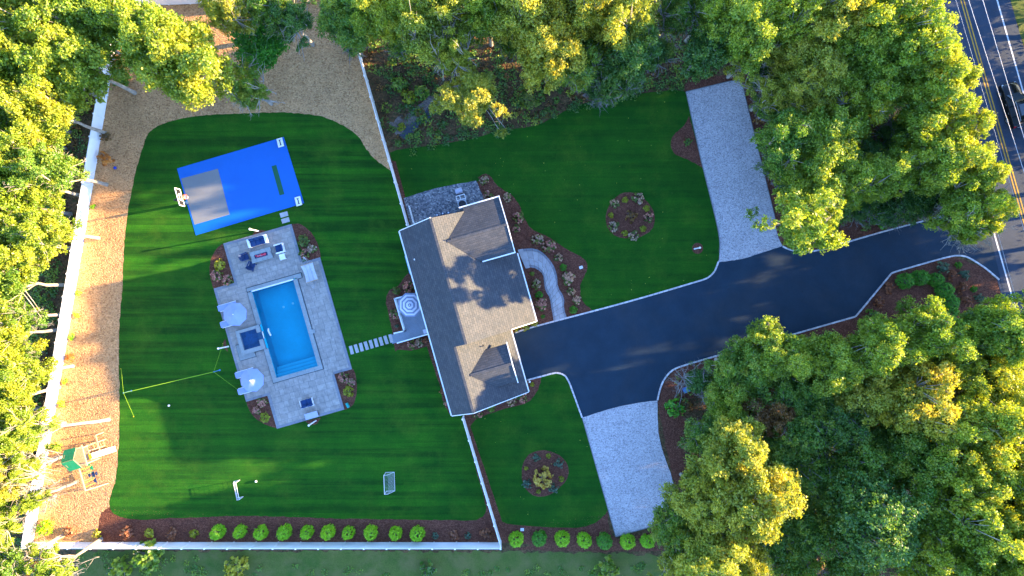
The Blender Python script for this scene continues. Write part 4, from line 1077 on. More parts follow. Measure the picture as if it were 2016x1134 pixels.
mb.box((.056, 0, bz+.12), (.03, .6, .06)); mb.box((.056, 0, bz-.36), (.03, .6, .06)); mb.build('target_square', MAT['whitepaint'], hp)
mb = MB(); mb.tube([(.38+.24*math.cos(t), .24*math.sin(t), 3.05) for t in [2*math.pi*k/20 for k in range(21)]], .03, 6); mb.box((.09, 0, 3.05), (.14, .2, .06)); mb.build('rim', MAT['orange'], hp, smooth=True)
mb = MB()
for k in range(12):
    for dr in (1, -1):
        a0 = 2*math.pi*k/12; a1 = a0+dr*.5
        mb.bar((.38+.23*math.cos(a0), .23*math.sin(a0), 3.03), (.38+.16*math.cos(a1), .16*math.sin(a1), 2.75), .02); mb.bar((.38+.16*math.cos(a1), .16*math.sin(a1), 2.75), (.38+.12*math.cos(a0), .12*math.sin(a0), 2.55), .02)
mb.build('net', MAT['rope'], hp)['kind'] = 'stuff'
mb = MB(); mb.box((-.75, 0, .9), (.26, .26, 1.5)); mb.build('pole_pad', MAT['navy'], hp)

# ------------------------------------------------------------------ lawn games
nr = thing('volleyball_net', 'lime yellow badminton net strung between blue poles on the lawn', 'net', P(256, 770.5))
nl = nr.location.copy()
def N(px, py, z): q = P(px, py, z); return q - nl
hN = 1.5
T1, T2 = N(243.5, 773.5, hN), N(421, 732, hN)
B1 = Vector((T1.x, T1.y, 0)); B2 = Vector((T2.x, T2.y, 0))
for T, B in ((T1, B1), (T2, B2)):
    mb = MB(); mb.tube([B, T + Vector((0, 0, .05))], .04, 8); mb.build('pole', MAT['bluepole'], nr)
    mb = MB(); mb.lathe([(.10, 0), (.10, .03), (.05, .06)], tuple(B), 10); mb.build('pole_base', MAT['bluepole'], nr)
mb = MB(); mb.bar(T1, T2, .05, .04); mb.build('net_tape', MAT['limenet'], nr)
mb = MB(); dN = (T2-T1); k = 40
for i in range(1, k):
    c = T1.lerp(T2, i/k); mb.bar(c, c - Vector((0, 0, .62)), .007)
for z in (.15, .3, .45, .6): mb.bar(T1 - Vector((0, 0, z)), T2 - Vector((0, 0, z)), .007)
mb.build('net_mesh', MAT['black'], nr)['kind'] = 'stuff'
for T, g in ((T1, (239, 726)), (T1, (264, 820)), (T2, (439.5, 676)), (T2, (474, 771))):
    mb = MB(); mb.bar(T, N(*g, .03), .016); mb.build('guy_rope', MAT['limenet'], nr)
    mb = MB(); q = N(*g, 0); mb.tube([q + Vector((0, 0, -.05)), q + Vector((0, 0, .14))], .025, 6); mb.build('peg', MAT['yellowplastic'], nr)
def goal(px, py, rot, label, w, h, dep, top):
    t = thing('soccer_goal', label, 'soccer goal', P(px, py), rot, 'small white soccer goals on the lawn')
    r = .025
    for s in (-1, 1):
        mb = MB(); mb.tube([(0, s*w/2, 0), (0, s*w/2, h)], r, 8); mb.build('goal_post', MAT['whitepaint'], t)
        mb = MB(); mb.tube([(0, s*w/2, h), (-top, s*w/2, h*.97), (-dep, s*w/2, .04)], r*.8, 8); mb.tube([(0, s*w/2, .04), (-dep, s*w/2, .04)], r*.8, 8); mb.build('side_frame', MAT['whitepaint'], t)
    mb = MB(); mb.tube([(0, -w/2, h), (0, w/2, h)], r, 8); mb.build('crossbar', MAT['whitepaint'], t)
    mb = MB(); mb.tube([(-dep, -w/2, .04), (-dep, w/2, .04)], r*.8, 8); mb.build('ground_bar', MAT['whitepaint'], t)
    mb = MB(); k = 14
    for i in range(k+1):
        y = -w/2 + w*i/k
        mb.bar((0, y, h), (-top, y, h*.96), .011); mb.bar((-top, y, h*.96), (-dep, y, .05), .011)
    for i in range(1, 9):
        f = i/9; mb.bar((-top-(dep-top)*f, -w/2, h*.96*(1-f)+.05*f), (-top-(dep-top)*f, w/2, h*.96*(1-f)+.05*f), .011)
        for s in (-1, 1):
            mb.bar((-dep*f, s*w/2, .05), (-dep*f if dep*f > top else -dep*f, s*w/2, h*.96 if dep*f < top else h*.96*(1-(dep*f-top)/(dep-top))), .009)
    mb.build('net', MAT['rope'], t)['kind'] = 'stuff'
goal(476, 961, R(12)+0.0, 'smaller white soccer goal on the left of the lawn near a ball', 1.8, 1.1, .65, .3)
goal(760.5, 948, R(180)+R(2), 'larger white soccer goal on the right of the lawn with dark net', 2.0, 1.2, .9, .35)
def ball(px, py, r, m, label, cat='ball', z=0.013, patch=None):
    t = thing('ball', label, cat, P(px, py, z))
    mb = MB(); mb.lathe([(r*math.sin(math.pi*k/10)+.0001, r-r*math.cos(math.pi*k/10)) for k in range(11)], (0, 0, 0), 16); mb.build('shell', MAT[m], t, smooth=True)
    if patch:
        for a, e in ((0, 90), (20, 30), (92, 25), (164, 30), (236, 28), (308, 30)):
            d = Vector((math.cos(R(a))*math.cos(R(e)), math.sin(R(a))*math.cos(R(e)), math.sin(R(e))))
            mb = MB(); q = d.to_track_quat('Z', 'Y').to_matrix(); n0 = len(mb.v)
            c = Vector((0, 0, r)) + d*r*1.0
            mb.v += [tuple(c + q @ Vector((r*.3*math.cos(2*math.pi*k/5), r*.3*math.sin(2*math.pi*k/5), 0))) for k in range(5)]
            mb.v += [tuple(c + q @ Vector((r*.3*math.cos(2*math.pi*k/5), r*.3*math.sin(2*math.pi*k/5), -r*.1))) for k in range(5)]
            mb.f += [tuple(range(5))] + [(k, k+5, (k+1) % 5+5, (k+1) % 5) for k in range(5)]
            mb.build('patch', MAT[patch], t)
    return t
ball(505, 947, .13, 'whitepaint', 'white soccer ball on the grass right of the left goal', patch='black')
ball(334, 798, .12, 'whitepaint', 'white ball on the lawn below the lime net', patch='stripe2')
ball(228.5, 331, .16, 'blueplastic', 'small blue ball lying on the tan wood chips', patch='navy')
ball(474, 773.5, .11, 'whitepaint', 'white ball at the patio edge by the lower parasol', patch='stripe')

# ------------------------------------------------------------------ playset
ps = thing('playset', 'wooden swing set with green canopy and white slide on the wood chips', 'swing set', P(178.5, 891), ANG)
def beam(name, a, b, w=.11, h=None, m='wood', par=None):
    mb = MB(); mb.bar(a, b, w, h or w); return mb.build(name, MAT[m], par or ps)
for x in (-.75, .75):
    for y in (-.85, .85): beam('tower_post', (x, y, 0), (x, y, 2.55 if x < 0 else 2.3))
for k in range(10):
    beam('floor_plank', (-.72+.16*k, -.84, 1.4), (-.72+.16*k, .84, 1.4), .145, .04)
beam('tower_beam', (.80, -1.15, 2.28), (.80, 1.05, 2.28), .13); beam('tower_beam', (-.80, -.9, 2.3), (-.80, .9, 2.3), .1)
for y in (-.85, .85): beam('tower_beam', (-.75, y, 2.3), (.75, y, 2.3), .1)
for z in (1.75, 2.0):
    beam('guard_rail', (-.75, -.84, z), (-.75, .84, z), .04, .1); beam('guard_rail', (-.7, .88, z), (.7, .88, z), .1, .03)
# canopy: two pitched green panels, ridge along x
for s in (-1, 1):
    mb = MB()
    for k in range(6):
        f0, f1 = k/6, (k+1)/6
        for (a0, a1) in (((-.95), .35),):
            sag = .05*math.sin(math.pi*f0); sag1 = .05*math.sin(math.pi*f1)
            q = [(a0, s*f0*1.12, 3.45-.95*f0-sag), (a1, s*f0*1.12, 3.45-.95*f0-sag), (a1, s*f1*1.12, 3.45-.95*f1-sag1), (a0, s*f1*1.12, 3.45-.95*f1-sag1)]
            mb.slab(q if s > 0 else q[::-1], .012)
    mb.build('canopy_panel', MAT['greencanvas'], ps)
beam('canopy_ridge', (-.95, 0, 3.40), (.4, 0, 3.40), .06)
for x in (-.75, .35):
    for s in (-1, 1): beam('rafter', (x, 0, 3.38), (x, s*1.08, 2.45), .05)
# slide
mb = MB(); a = Vector((.85, .30, 1.42)); b = Vector((2.35, .30, .30)); c = Vector((2.85, .30, .22))
for p, q in ((a, b), (b, c)):
    mb.bar(p, q, .52, .03)
mb.build('slide', MAT['whitepaint'], ps)
for s in (-1, 1):
    mb = MB()
    for p, q in ((a, b), (b, c)): mb.bar(p + Vector((0, s*.27, .06)), q + Vector((0, s*.27, .06)), .04, .14)
    mb.build('slide_side', MAT['whitepaint'], ps)
mb = MB(); mb.box((.86, .30, 1.46), (.30, .62, .08)); mb.build('slide_entry', MAT['yellowplastic'], ps)
# climbing ladder and rope side
for y in (-.95, -.30): beam('ladder_rail', (.78, y, 1.45), (1.75, y, 0.05), .08)
for k in range(5): beam('ladder_rung', (.95+.19*k, -.95, 1.2-.27*k), (.95+.19*k, -.30, 1.2-.27*k), .08, .03)
beam('side_beam', (.8, -.95, 1.4), (2.0, -.95, 1.4), .07); beam('side_beam', (.8, .70, 1.4), (1.5, .70, 1.38), .07); beam('side_post', (2.0, -.95, 0), (2.0, -.95, 1.4), .09); beam('cross_beam', (1.95, -1.7, 1.42), (1.95, .0, 1.42), .09); beam('side_post', (1.95, -1.7, 0), (1.95, -1.7, 1.4), .09)
# swing beam, legs, swings
SBy = 3.55
beam('swing_beam', (-.05, .85, 2.35), (-.05, SBy, 2.35), .13)
beam('swing_leg', (-.05, SBy-.05, 2.3), (.95, SBy+.12, 0), .09); beam('swing_leg', (-.05, SBy-.05, 2.3), (-.95, SBy+.12, 0), .09); beam('leg_brace', (.42, SBy+.03, 1.25), (-.48, SBy+.03, 1.25), .07)
def swing(y, w, seat, m):
    for dy in (-w/2, w/2):
        mb = MB(); mb.bar((0, y+dy, 2.3), (.03, y+dy, .55), .025); mb.build('swing_rope', MAT['yellowplastic'] if seat == 'swing_seat' else MAT['greenplastic'], ps)
    mb = MB(); mb.box((.03, y, .55), (.28, w+.06, .05))
    if seat == 'glider': mb.box((.03, y, .72), (.9, .1, .06)); mb.box((-.35, y, .62), (.18, .36, .05)); mb.box((.40, y, .62), (.18, .36, .05))
    mb.build(seat, MAT[m], ps)
swing(1.55, .42, 'swing_seat', 'greenplastic'); swing(2.25, .55, 'glider', 'navyplastic'); swing(2.95, .45, 'swing_seat', 'navyplastic')
mb = MB(); mb.lathe([(.16, 0), (.16, .03)], (.55, 1.05, 1.6), 12); mb.build('disc_swing', MAT['greenplastic'], ps)

for c_ in ps.children:      # the swings hang on the lower side of the tower
    me = c_.data
    for v in me.vertices: v.co.y *= -1
    me.flip_normals()

# ------------------------------------------------------------------ service pad things, small items
ac = thing('air_conditioner', 'grey air conditioning unit with round fan on the gravel pad', 'air conditioner', P(911.5, 404, .02), ANG)
mb = MB(); mb.box((0, 0, .45), (.95, .9, .9)); mb.build('cabinet', MAT['metal'], ac, bevel=.02)
mb = MB(); mb.lathe([(.40, .90), (.40, .93), (.36, .93), (.36, .905)], (0, 0, 0), 20); mb.build('fan_ring', MAT['darkmetal'], ac)
mb = MB(); mb.lathe([(.35, .901), (.35, .908)], (0, 0, 0), 20); mb.build('fan_well', MAT['black'], ac)
for k in range(4):
    mb = MB(); mb.box((.19*math.cos(k*math.pi/2), .19*math.sin(k*math.pi/2), .918), (.28, .12, .012), RZ(k*math.pi/2)); mb.build('fan_blade', MAT['darkmetal'], ac)
gr = thing('grill', 'covered grey lid barbecue grill with white side frame on the gravel pad', 'grill', P(906.5, 382, .02), ANG)
mb = MB(); mb.box((-.05, .25, .55), (.72, .6, .5)); mb.build('firebox', MAT['darkmetal'], gr, bevel=.02)
mb = MB(); n0 = 0
for i in range(9):
    t = math.pi*i/8
    mb.v += [(-.42, .25-.31*math.cos(t), .80+.22*math.sin(t)), (.32, .25-.31*math.cos(t), .80+.22*math.sin(t))]
for i in range(8): mb.f.append((2*i, 2*i+1, 2*i+3, 2*i+2))
mb.f += [tuple(range(0, 18, 2)), tuple(range(17, 0, -2))]; mb.build('lid', pm('pale_steel', (.42, .42, .5), .06, 3, .4, metal=.3), gr)
for x, y in ((-.4, -.05), (.3, -.05), (-.4, .5), (.3, .5)):
    mb = MB(); mb.box((x, y, .15), (.05, .05, .3)); mb.build('leg', MAT['darkmetal'], gr)
for p, q in (((-.5, -.25, .85), (.45, -.25, .85)), ((-.5, -.7, .8), (.4, -.7, .8)), ((-.5, -.25, .85), (-.5, -.7, .8)), ((.42, -.25, .85), (.42, -.95, .8)), ((-.1, -.25, .84), (-.1, -.7, .8))):
    mb = MB(); mb.bar(p, q, .06, .04); mb.build('side_frame', MAT['whitepaint'], gr)
for x, y in ((-.5, -.7), (.42, -.7)):
    mb = MB(); mb.bar((x, y, 0), (x, y, .8), .05); mb.build('frame_leg', MAT['whitepaint'], gr)
wf = thing('lattice_screen', 'thin white screen standing on the gravel pad by the fence', 'screen', P(807.5, 408), math.atan2(P(816, 440).y - P(807, 407).y, P(816, 440).x - P(807, 407).x))
Lw = (P(816, 440) - P(807, 407)).length
for z in (.15, 1.1):
    mb = MB(); mb.bar((0, 0, z), (Lw, 0, z), .06, .08); mb.build('rail', MAT['whitepaint'], wf)
for k in range(9):
    mb = MB(); mb.box((Lw*k/8, 0, .56), (.09, .03, 1.1)); mb.build('slat', MAT['whitepaint'], wf)
for k, (px, py) in enumerate(((862, 424.5), (873, 421.5), (884, 420))):
    t = thing('gas_meter', ('blue capped meter nearest the ridge on the house end wall', 'middle of the three blue meters on the house end wall', 'blue capped meter nearest the cross gable on the house end wall')[k], 'meter', P(px, py, .02), ANG, 'blue meters by the house end wall')
    mb = MB(); mb.box((0, 0, .45), (.3, .25, .4)); mb.build('case', MAT['navyplastic'], t, bevel=.02)
    mb = MB(); mb.bar((0, 0, 0), (0, 0, .25), .06); mb.build('pipe', MAT['metal'], t)
    mb = MB(); mb.lathe([(.09, .65), (.09, .70)], (0, 0, 0), 10); mb.build('dial', MAT['clearlens'], t)
hr = thing('garden_hose_box', 'small teal garden box at the tip of the lower right patio bed', 'garden box', P(685.5, 797), ANG + R(100))
mb = MB(); mb.box((0, 0, .15), (.5, .22, .3)); mb.build('body', MAT['teal'], hr, bevel=.02)
mb = MB(); mb.box((0, 0, .33), (.54, .25, .05)); mb.build('lid', MAT['teal'], hr)
def plate(px, py, rot, label):
    t = thing('utility_cover', label, 'utility cover', P(px, py, .01), rot)
    mb = MB(); mb.box((0, 0, .05), (.36, .28, .1)); mb.build('frame', MAT['whitepaint'], t)
    mb = MB(); mb.box((0, 0, .105), (.28, .2, .02)); mb.build('lid', MAT['clearlens'], t)
plate(1143.7, 526.5, R(20), 'small white utility cover in the mulch bed by the front walk')
plate(1028, 1042, 0, 'pale blue utility cover in the mulch below the lower front lawn')
bn = thing('storage_tub', 'small blue storage tub tucked under the bare bush by the driveway', 'tub', P(1349, 766), R(20))
mb = MB(); mb.box((0, 0, .25), (.6, .45, .5), taper=1.1); mb.build('body', MAT['blueplastic'], bn)
mb = MB(); mb.box((0, 0, .53), (.7, .55, .06)); mb.build('lid', MAT['bluepole'], bn)

# ------------------------------------------------------------------ car on the road
def make_car(px, py, rot):
    t = thing('parked_car' if 0 else 'car', 'black sport utility car driving on the road at the right edge', 'car', P(px, py, .022), rot)
    # stations along x: (x, half width at sill, half width at belt, belt height, roof half width, roof height)
    LEN = 4.8
    body = [(-2.40, .70, .74, .86), (-2.33, .82, .86, .96), (-2.0, .90, .93, 1.02), (-1.2, .92, .955, 1.04), (0, .92, .96, 1.02), (.9, .92, .955, 1.0), (1.45, .91, .94, .97), (1.95, .88, .90, .90), (2.28, .80, .80, .80), (2.40, .66, .66, .66)]
    mb = MB()
    for x, w0, w1, zb in body:
        mb.v += [(x, -w0, .28), (x, -w0-.03, .5), (x, -w1, zb-.10), (x, -w1+.08, zb), (x, 0, zb+.035), (x, w1-.08, zb), (x, w1, zb-.10), (x, w0+.03, .5), (x, w0, .28)]
    n = 9
    for i in range(len(body)-1):
        for k in range(n-1): mb.f.append((i*n+k, (i+1)*n+k, (i+1)*n+k+1, i*n+k+1))
        mb.f.append((i*n+n-1, (i+1)*n+n-1, (i+1)*n, i*n))
    mb.f += [tuple(range(n)), tuple((len(body)-1)*n+k for k in reversed(range(n)))]
    mb.build('body', MAT['carpaint'], t, smooth=True, bevel=0)
    cabin = [(-2.28, .78, 1.0, .70, 1.10), (-2.0, .84, 1.02, .64, 1.60), (-1.2, .86, 1.03, .67, 1.69), (-.2, .86, 1.02, .67, 1.70), (.35, .85, 1.01, .64, 1.62), (1.15, .80, .99, .66, 1.04)]
    mb = MB()
    for x, w0, z0, w1, z1 in cabin:
        mb.v += [(x, -w0, z0-.03), (x, -w1, z1-.06), (x, -w1+.1, z1), (x, w1-.1, z1), (x, w1, z1-.06), (x, w0, z0-.03)]
    n = 6
    for i in range(len(cabin)-1):
        for k in range(n-1): mb.f.append((i*n+k, (i+1)*n+k, (i+1)*n+k+1, i*n+k+1))
    mb.f += [tuple(range(n)), tuple((len(cabin)-1)*n+k for k in reversed(range(n)))]
    mb.build('window_band', MAT['glass'], t, smooth=False)
    mb = MB()
    for x, w, z in ((-2.0, .63, 1.615), (-1.2, .66, 1.705), (-.2, .66, 1.715), (.33, .63, 1.64)): mb.v += [(x, -w, z-.03), (x, -w+.14, z), (x, w-.14, z), (x, w, z-.03)]
    for i in range(3):
        for k in range(3): mb.f.append((i*4+k, (i+1)*4+k, (i+1)*4+k+1, i*4+k+1))
    o = mb.build('roof', MAT['carpaint'], t, smooth=True); md = o.modifiers.new('t', 'SOLIDIFY'); md.thickness = .03
    mb = MB(); mb.slab([(-1.35, -.35, 1.725), (-.2, -.35, 1.735), (-.2, .35, 1.735), (-1.35, .35, 1.725)][::-1], -.004); mb.build('sunroof', MAT['glass'], t)
    for s in (-1, 1):
        mb = MB(); mb.tube([(-1.9, s*.6, 1.66), (-1.75, s*.6, 1.74), (.0, s*.6, 1.76), (.2, s*.6, 1.69)], .025, 6); mb.build('roof_rail', MAT['metal'], t)
        for xa, xb in ((-1.25, -1.17), (-.15, -.07), (.3, 1.12)):
            mb = MB()
            if xb-xa < .2: mb.bar((xa, s*.868, 1.0), (xa+.02, s*.685, 1.63), .05)
            else: mb.bar((.30, s*.66, 1.60), (1.14, s*.80, 1.02), .07)
            mb.build('pillar', MAT['carpaint'], t)
        mb = MB(); mb.box((.75, s*1.02, 1.06), (.16, .22, .14)); mb.build('wing_mirror', MAT['carpaint'], t, bevel=.03)
        mb = MB(); mb.box((2.18, s*.66, .72), (.30, .26, .14), RZ(-s*.5)); mb.build('headlight', MAT['clearlens'], t, bevel=.03)
        mb = MB(); mb.box((-2.30, s*.72, .88), (.14, .26, .20), RZ(s*.35)); mb.build('tail_light', MAT['redlens'], t, bevel=.03)
        for x in (-1.42, 1.45):
            w = MB(); k = 18
            w.lathe([(.20, -.11), (.34, -.11), (.36, -.07), (.36, .07), (.34, .11), (.20, .11)], (0, 0, 0), k)
            m = Matrix.Rotation(R(90), 3, 'X'); w.v = [tuple(m @ Vector(v) + Vector((x, s*.83, .36))) for v in w.v]
            wo = w.build('wheel', MAT['tyre'], t)
            w = MB(); w.lathe([(.02, 0), (.20, -.02), (.20, .02)], (0, 0, 0), 10); w.v = [tuple(m @ Vector(v) + Vector((x, s*.945, .36))) for v in w.v]; w.build('rim', MAT['metal'], wo)
        for x in (-.75, .2):
            mb = MB(); mb.box((x, s*.965, .86), (.2, .03, .035)); mb.build('door_handle', MAT['metal'], t)
    mb = MB(); mb.box((2.38, 0, .58), (.06, .9, .2)); mb.build('grille', MAT['black'], t)
    mb = MB(); mb.box((-2.42, 0, .62), (.03, .5, .13)); mb.build('number_plate', MAT['whitepaint'], t)
    mb = MB(); mb.bar((-2.27, -.6, 1.63), (-2.27, .6, 1.63), .22, .04); mb.build('rear_spoiler', MAT['carpaint'], t)
    mb = MB(); mb.bar((.75, .05, 1.33), (1.1, -.5, 1.09), .02); mb.bar((.75, -.55, 1.33), (1.1, -.05, 1.09), .02); mb.build('wiper', MAT['black'], t)
make_car(1987, 210, math.atan2(1, -.2835))

# ------------------------------------------------------------------ power line over the road
def wx(x0, y, k): return x0 + k*y
HW = 8.0
plb = []
def pole(py, label):
    c = P(1936, py); c = P(1925+.315*py, py, HW); t = thing('utility_pole', label, 'utility pole', (c.x, c.y, 0), math.atan2(1, -.315), 'utility poles along the road')
    mb = MB(); mb.tube([(0, 0, 0), (0, 0, 9.4)], [.17, .12], 10); mb.build('post', MAT['polewood'], t)
    mb = MB(); mb.bar((0, -2.9, HW-.15), (0, 2.2, HW-.15), .10, .13); mb.build('crossarm', MAT['polewood'], t)
    for y in (-2.6, -1.4, .7, 1.9):
        mb = MB(); mb.lathe([(.02, -.09), (.05, -.05), (.05, .0), (.03, .03)], (0, y, HW), 8); mb.build('insulator', MAT['clearlens'], t)
pole(-420, 'wooden utility pole by the road beyond the top of the view'); pole(1560, 'wooden utility pole by the road beyond the bottom of the view')
for (x0, k, r, lab) in ((1910, .328, .024, 'bright overhead wire crossing the left side of the black car'), (1938, .305, .024, 'bright overhead wire crossing the roof of the black car'), (1885, .30, .011, 'thin overhead wire beside the yellow centre line'), (1843, .275, .010, 'thin faint overhead wire over the near lane of the road')):
    a, b = P(wx(x0, -420, k), -420, HW), P(wx(x0, 1560, k), 1560, HW); n = 24
    mb = MB(); mb.tube([a.lerp(b, i/n) - Vector((0, 0, .35*4*(i/n)*(1-i/n))) for i in range(n+1)], r, 5)
    o = mb.build('power_line', MAT['wire']); tag(o, lab, 'power line', 'overhead wires along the road')

# ------------------------------------------------------------------ foliage meshes
def leaf_mesh(name, pos, nrm, size, tone, rng, aspect=0.7):
    """one mesh of leaf quads: centres, facings, sizes and a tone per leaf"""
    n = len(pos)
    nrm = nrm/np.maximum(1e-6, np.linalg.norm(nrm, axis=1, keepdims=True))
    ref = rng.normal(size=(n, 3)); t = np.cross(nrm, ref); t /= np.maximum(1e-6, np.linalg.norm(t, axis=1, keepdims=True)); b = np.cross(nrm, t)
    s = size[:, None]
    v = np.empty((n, 4, 3), dtype=np.float32)
    v[:, 0] = pos - t*s; v[:, 1] = pos + b*s*aspect + nrm*s*.12; v[:, 2] = pos + t*s*1.15; v[:, 3] = pos - b*s*aspect + nrm*s*.12
    me = bpy.data.meshes.new(name)
    me.vertices.add(4*n); me.vertices.foreach_set('co', v.ravel())
    me.loops.add(4*n); me.loops.foreach_set('vertex_index', np.arange(4*n, dtype=np.int32))
    me.polygons.add(n); me.polygons.foreach_set('loop_start', np.arange(0, 4*n, 4, dtype=np.int32))
    a = me.attributes.new('tone', 'FLOAT', 'FACE'); a.data.foreach_set('value', np.clip(tone, 0, 1).astype(np.float32))
    me.update(calc_edges=True)
    return me
def dirs(rng, n, zmin=-1.0):
    z = rng.uniform(zmin, 1, n); p = rng.uniform(0, 2*np.pi, n); r = np.sqrt(np.maximum(0, 1-z*z))
    return np.stack([r*np.cos(p), r*np.sin(p), z], 1)

def tree_meshes(seed, H=12.0, CR=4.0, nclump=85, per=150, leaf=0.17, rz=3.7, zc=8.8, lobes=.28, inner=.22, crs=(.55, 1.0), bare=0, bark='bark'):
    rng = np.random.default_rng(seed)
    d = dirs(rng, nclump, -.62)
    ph = np.arctan2(d[:, 1], d[:, 0])
    lob = 1 + lobes*np.sin(3*ph+seed)*.6 + lobes*np.sin(5*ph+2.1*seed)*.5 + lobes*.6*np.sin(2*ph+.7*seed)
    rr = np.where(rng.random(nclump) < inner, rng.uniform(.25, .7, nclump), rng.uniform(.74, 1.02, nclump))*lob
    cc = np.stack([CR*.86*rr*d[:, 0], CR*.86*rr*d[:, 1], zc + rz*rr*d[:, 2] + rng.normal(0, .25, nclump)], 1)
    rc = rng.uniform(crs[0], crs[1], nclump)
    ctone = np.clip(rng.normal(.45, .20, nclump), 0, 1)
    P_, N_, S_, T_ = [], [], [], []
    live = np.arange(nclump) >= bare
    for i in range(nclump):
        if not live[i]: continue
        n = int(per*(rc[i]/.78)**2)
        # a puff is itself a bunch of sprays, so its edge is ragged
        ns = max(5, n//14); sd = dirs(rng, ns, -.35); sp = sd*np.array([1, 1, .62])*rc[i]*rng.uniform(.55, 1.05, (ns, 1))
        k = rng.integers(0, ns, n)
        p = cc[i] + sp[k] + rng.normal(0, .115, (n, 3))*rc[i]*1.6
        nr = sd[k]*.5 + np.array([.0, 0, .22]) + rng.normal(0, .55, (n, 3))
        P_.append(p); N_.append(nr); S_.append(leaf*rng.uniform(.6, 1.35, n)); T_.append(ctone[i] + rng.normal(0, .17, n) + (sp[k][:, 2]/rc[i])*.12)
    # shaded inner leaves, seen through the gaps between the sprays
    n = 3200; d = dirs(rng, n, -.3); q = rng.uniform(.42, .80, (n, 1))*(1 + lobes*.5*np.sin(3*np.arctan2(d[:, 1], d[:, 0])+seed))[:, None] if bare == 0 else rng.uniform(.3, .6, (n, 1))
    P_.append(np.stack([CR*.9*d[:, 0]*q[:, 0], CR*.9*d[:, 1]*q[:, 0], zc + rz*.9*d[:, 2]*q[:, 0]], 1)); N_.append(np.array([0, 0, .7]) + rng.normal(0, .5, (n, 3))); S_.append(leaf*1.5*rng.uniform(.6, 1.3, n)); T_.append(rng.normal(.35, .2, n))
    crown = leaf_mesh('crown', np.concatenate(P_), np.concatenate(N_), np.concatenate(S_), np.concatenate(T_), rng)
    # trunk and limbs
    mb = MB(); rr_ = random.Random(seed)
    top = zc - .45
    tr = [Vector((0, 0, -.2)), Vector((0, 0, .4))]
    for k in range(1, 7): tr.append(Vector((rr_.uniform(-.12, .12)*k*.5, rr_.uniform(-.12, .12)*k*.5, .4 + (top-.4)*k/6)))
    mb.tube(tr, [.36, .26, .23, .21, .19, .165, .13, .09], 8)
    forks = []
    for k in range(7):
        a = 2*math.pi*k/7 + rr_.uniform(-.3, .3); zb = top*rr_.uniform(.45, .8)
        f = min(1, (zb-.4)/(top-.4))*6+1; i0 = int(f); s = tr[min(i0, 7)].lerp(tr[min(i0+1, 7)], f-i0)
        e = Vector((CR*.5*math.cos(a), CR*.5*math.sin(a), zc + rr_.uniform(-.6, .9)))
        m = s.lerp(e, .5) + Vector((rr_.uniform(-.3, .3), rr_.uniform(-.3, .3), rr_.uniform(-.1, .5)))
        mb.tube([s, m, e], [.12, .085, .055], 6); forks += [s.lerp(m, .6), m, m.lerp(e, .5), e]
    forks += tr[5:]
    for i in range(nclump):
        c = Vector(cc[i]); q = min(forks, key=lambda t: (t-c).length)
        m = q.lerp(c, .5) + Vector((rr_.uniform(-.2, .2), rr_.uniform(-.2, .2), rr_.uniform(-.05, .3)))
        if i < bare:
            e = c + (c-q).normalized()*.5
            mb.tube([q, m, c, e], [.06, .045, .028, .012], 5)
            for j in range(5):
                o = Vector((rr_.uniform(-1, 1), rr_.uniform(-1, 1), rr_.uniform(-.2, .8)))*.9; s0 = m.lerp(e, rr_.random())
                mb.tube([s0, s0+o*.5, s0+o+Vector((rr_.uniform(-.2, .2), rr_.uniform(-.2, .2), .1))], [.022, .016, .008], 4)
        else:
            mb.tube([q, m, c], [.05, .036, .018], 5, False)
            for j in range(2):
                o = Vector((rr_.uniform(-1, 1), rr_.uniform(-1, 1), rr_.uniform(-.1, .8)))*rc[i]*.9
                mb.tube([m.lerp(c, .6), c+o*.5, c+o], [.02, .014, .008], 4, False)
    trunk = mb.mesh('trunk', MAT[bark], True)
    return trunk, crown

TV = {}
for k in range(5): TV['oak%d' % k] = (tree_meshes(11+k*7, nclump=114, per=380, leaf=.104), 4.0, 8.8)
TV['open'] = (tree_meshes(71, nclump=66, per=400, leaf=.102, lobes=.42, inner=.1, bare=12, crs=(.5, .9)), 4.0, 8.8)
TV['open1'] = (tree_meshes(83, nclump=72, per=385, leaf=.102, lobes=.40, inner=.12, bare=9, crs=(.5, .95)), 4.0, 8.8)
TV['dense'] = (tree_meshes(97, nclump=125, per=270, leaf=.10, lobes=.15, inner=.15, crs=(.5, .85), bark='barkdark'), 4.0, 8.8)
TV['dense1'] = (tree_meshes(101, nclump=120, per=270, leaf=.10, lobes=.2, inner=.15, crs=(.5, .9), bark='barkdark'), 4.0, 8.8)
TV['fine'] = (tree_meshes(113, nclump=110, per=150, leaf=.11, lobes=.2, inner=.2, crs=(.5, .9), bark='barkdark'), 4.0, 8.8)
TV['bare'] = (tree_meshes(131, nclump=60, per=55, leaf=.10, lobes=.25, bare=40, bark='barkdark'), 4.0, 8.8)
ntree = 0
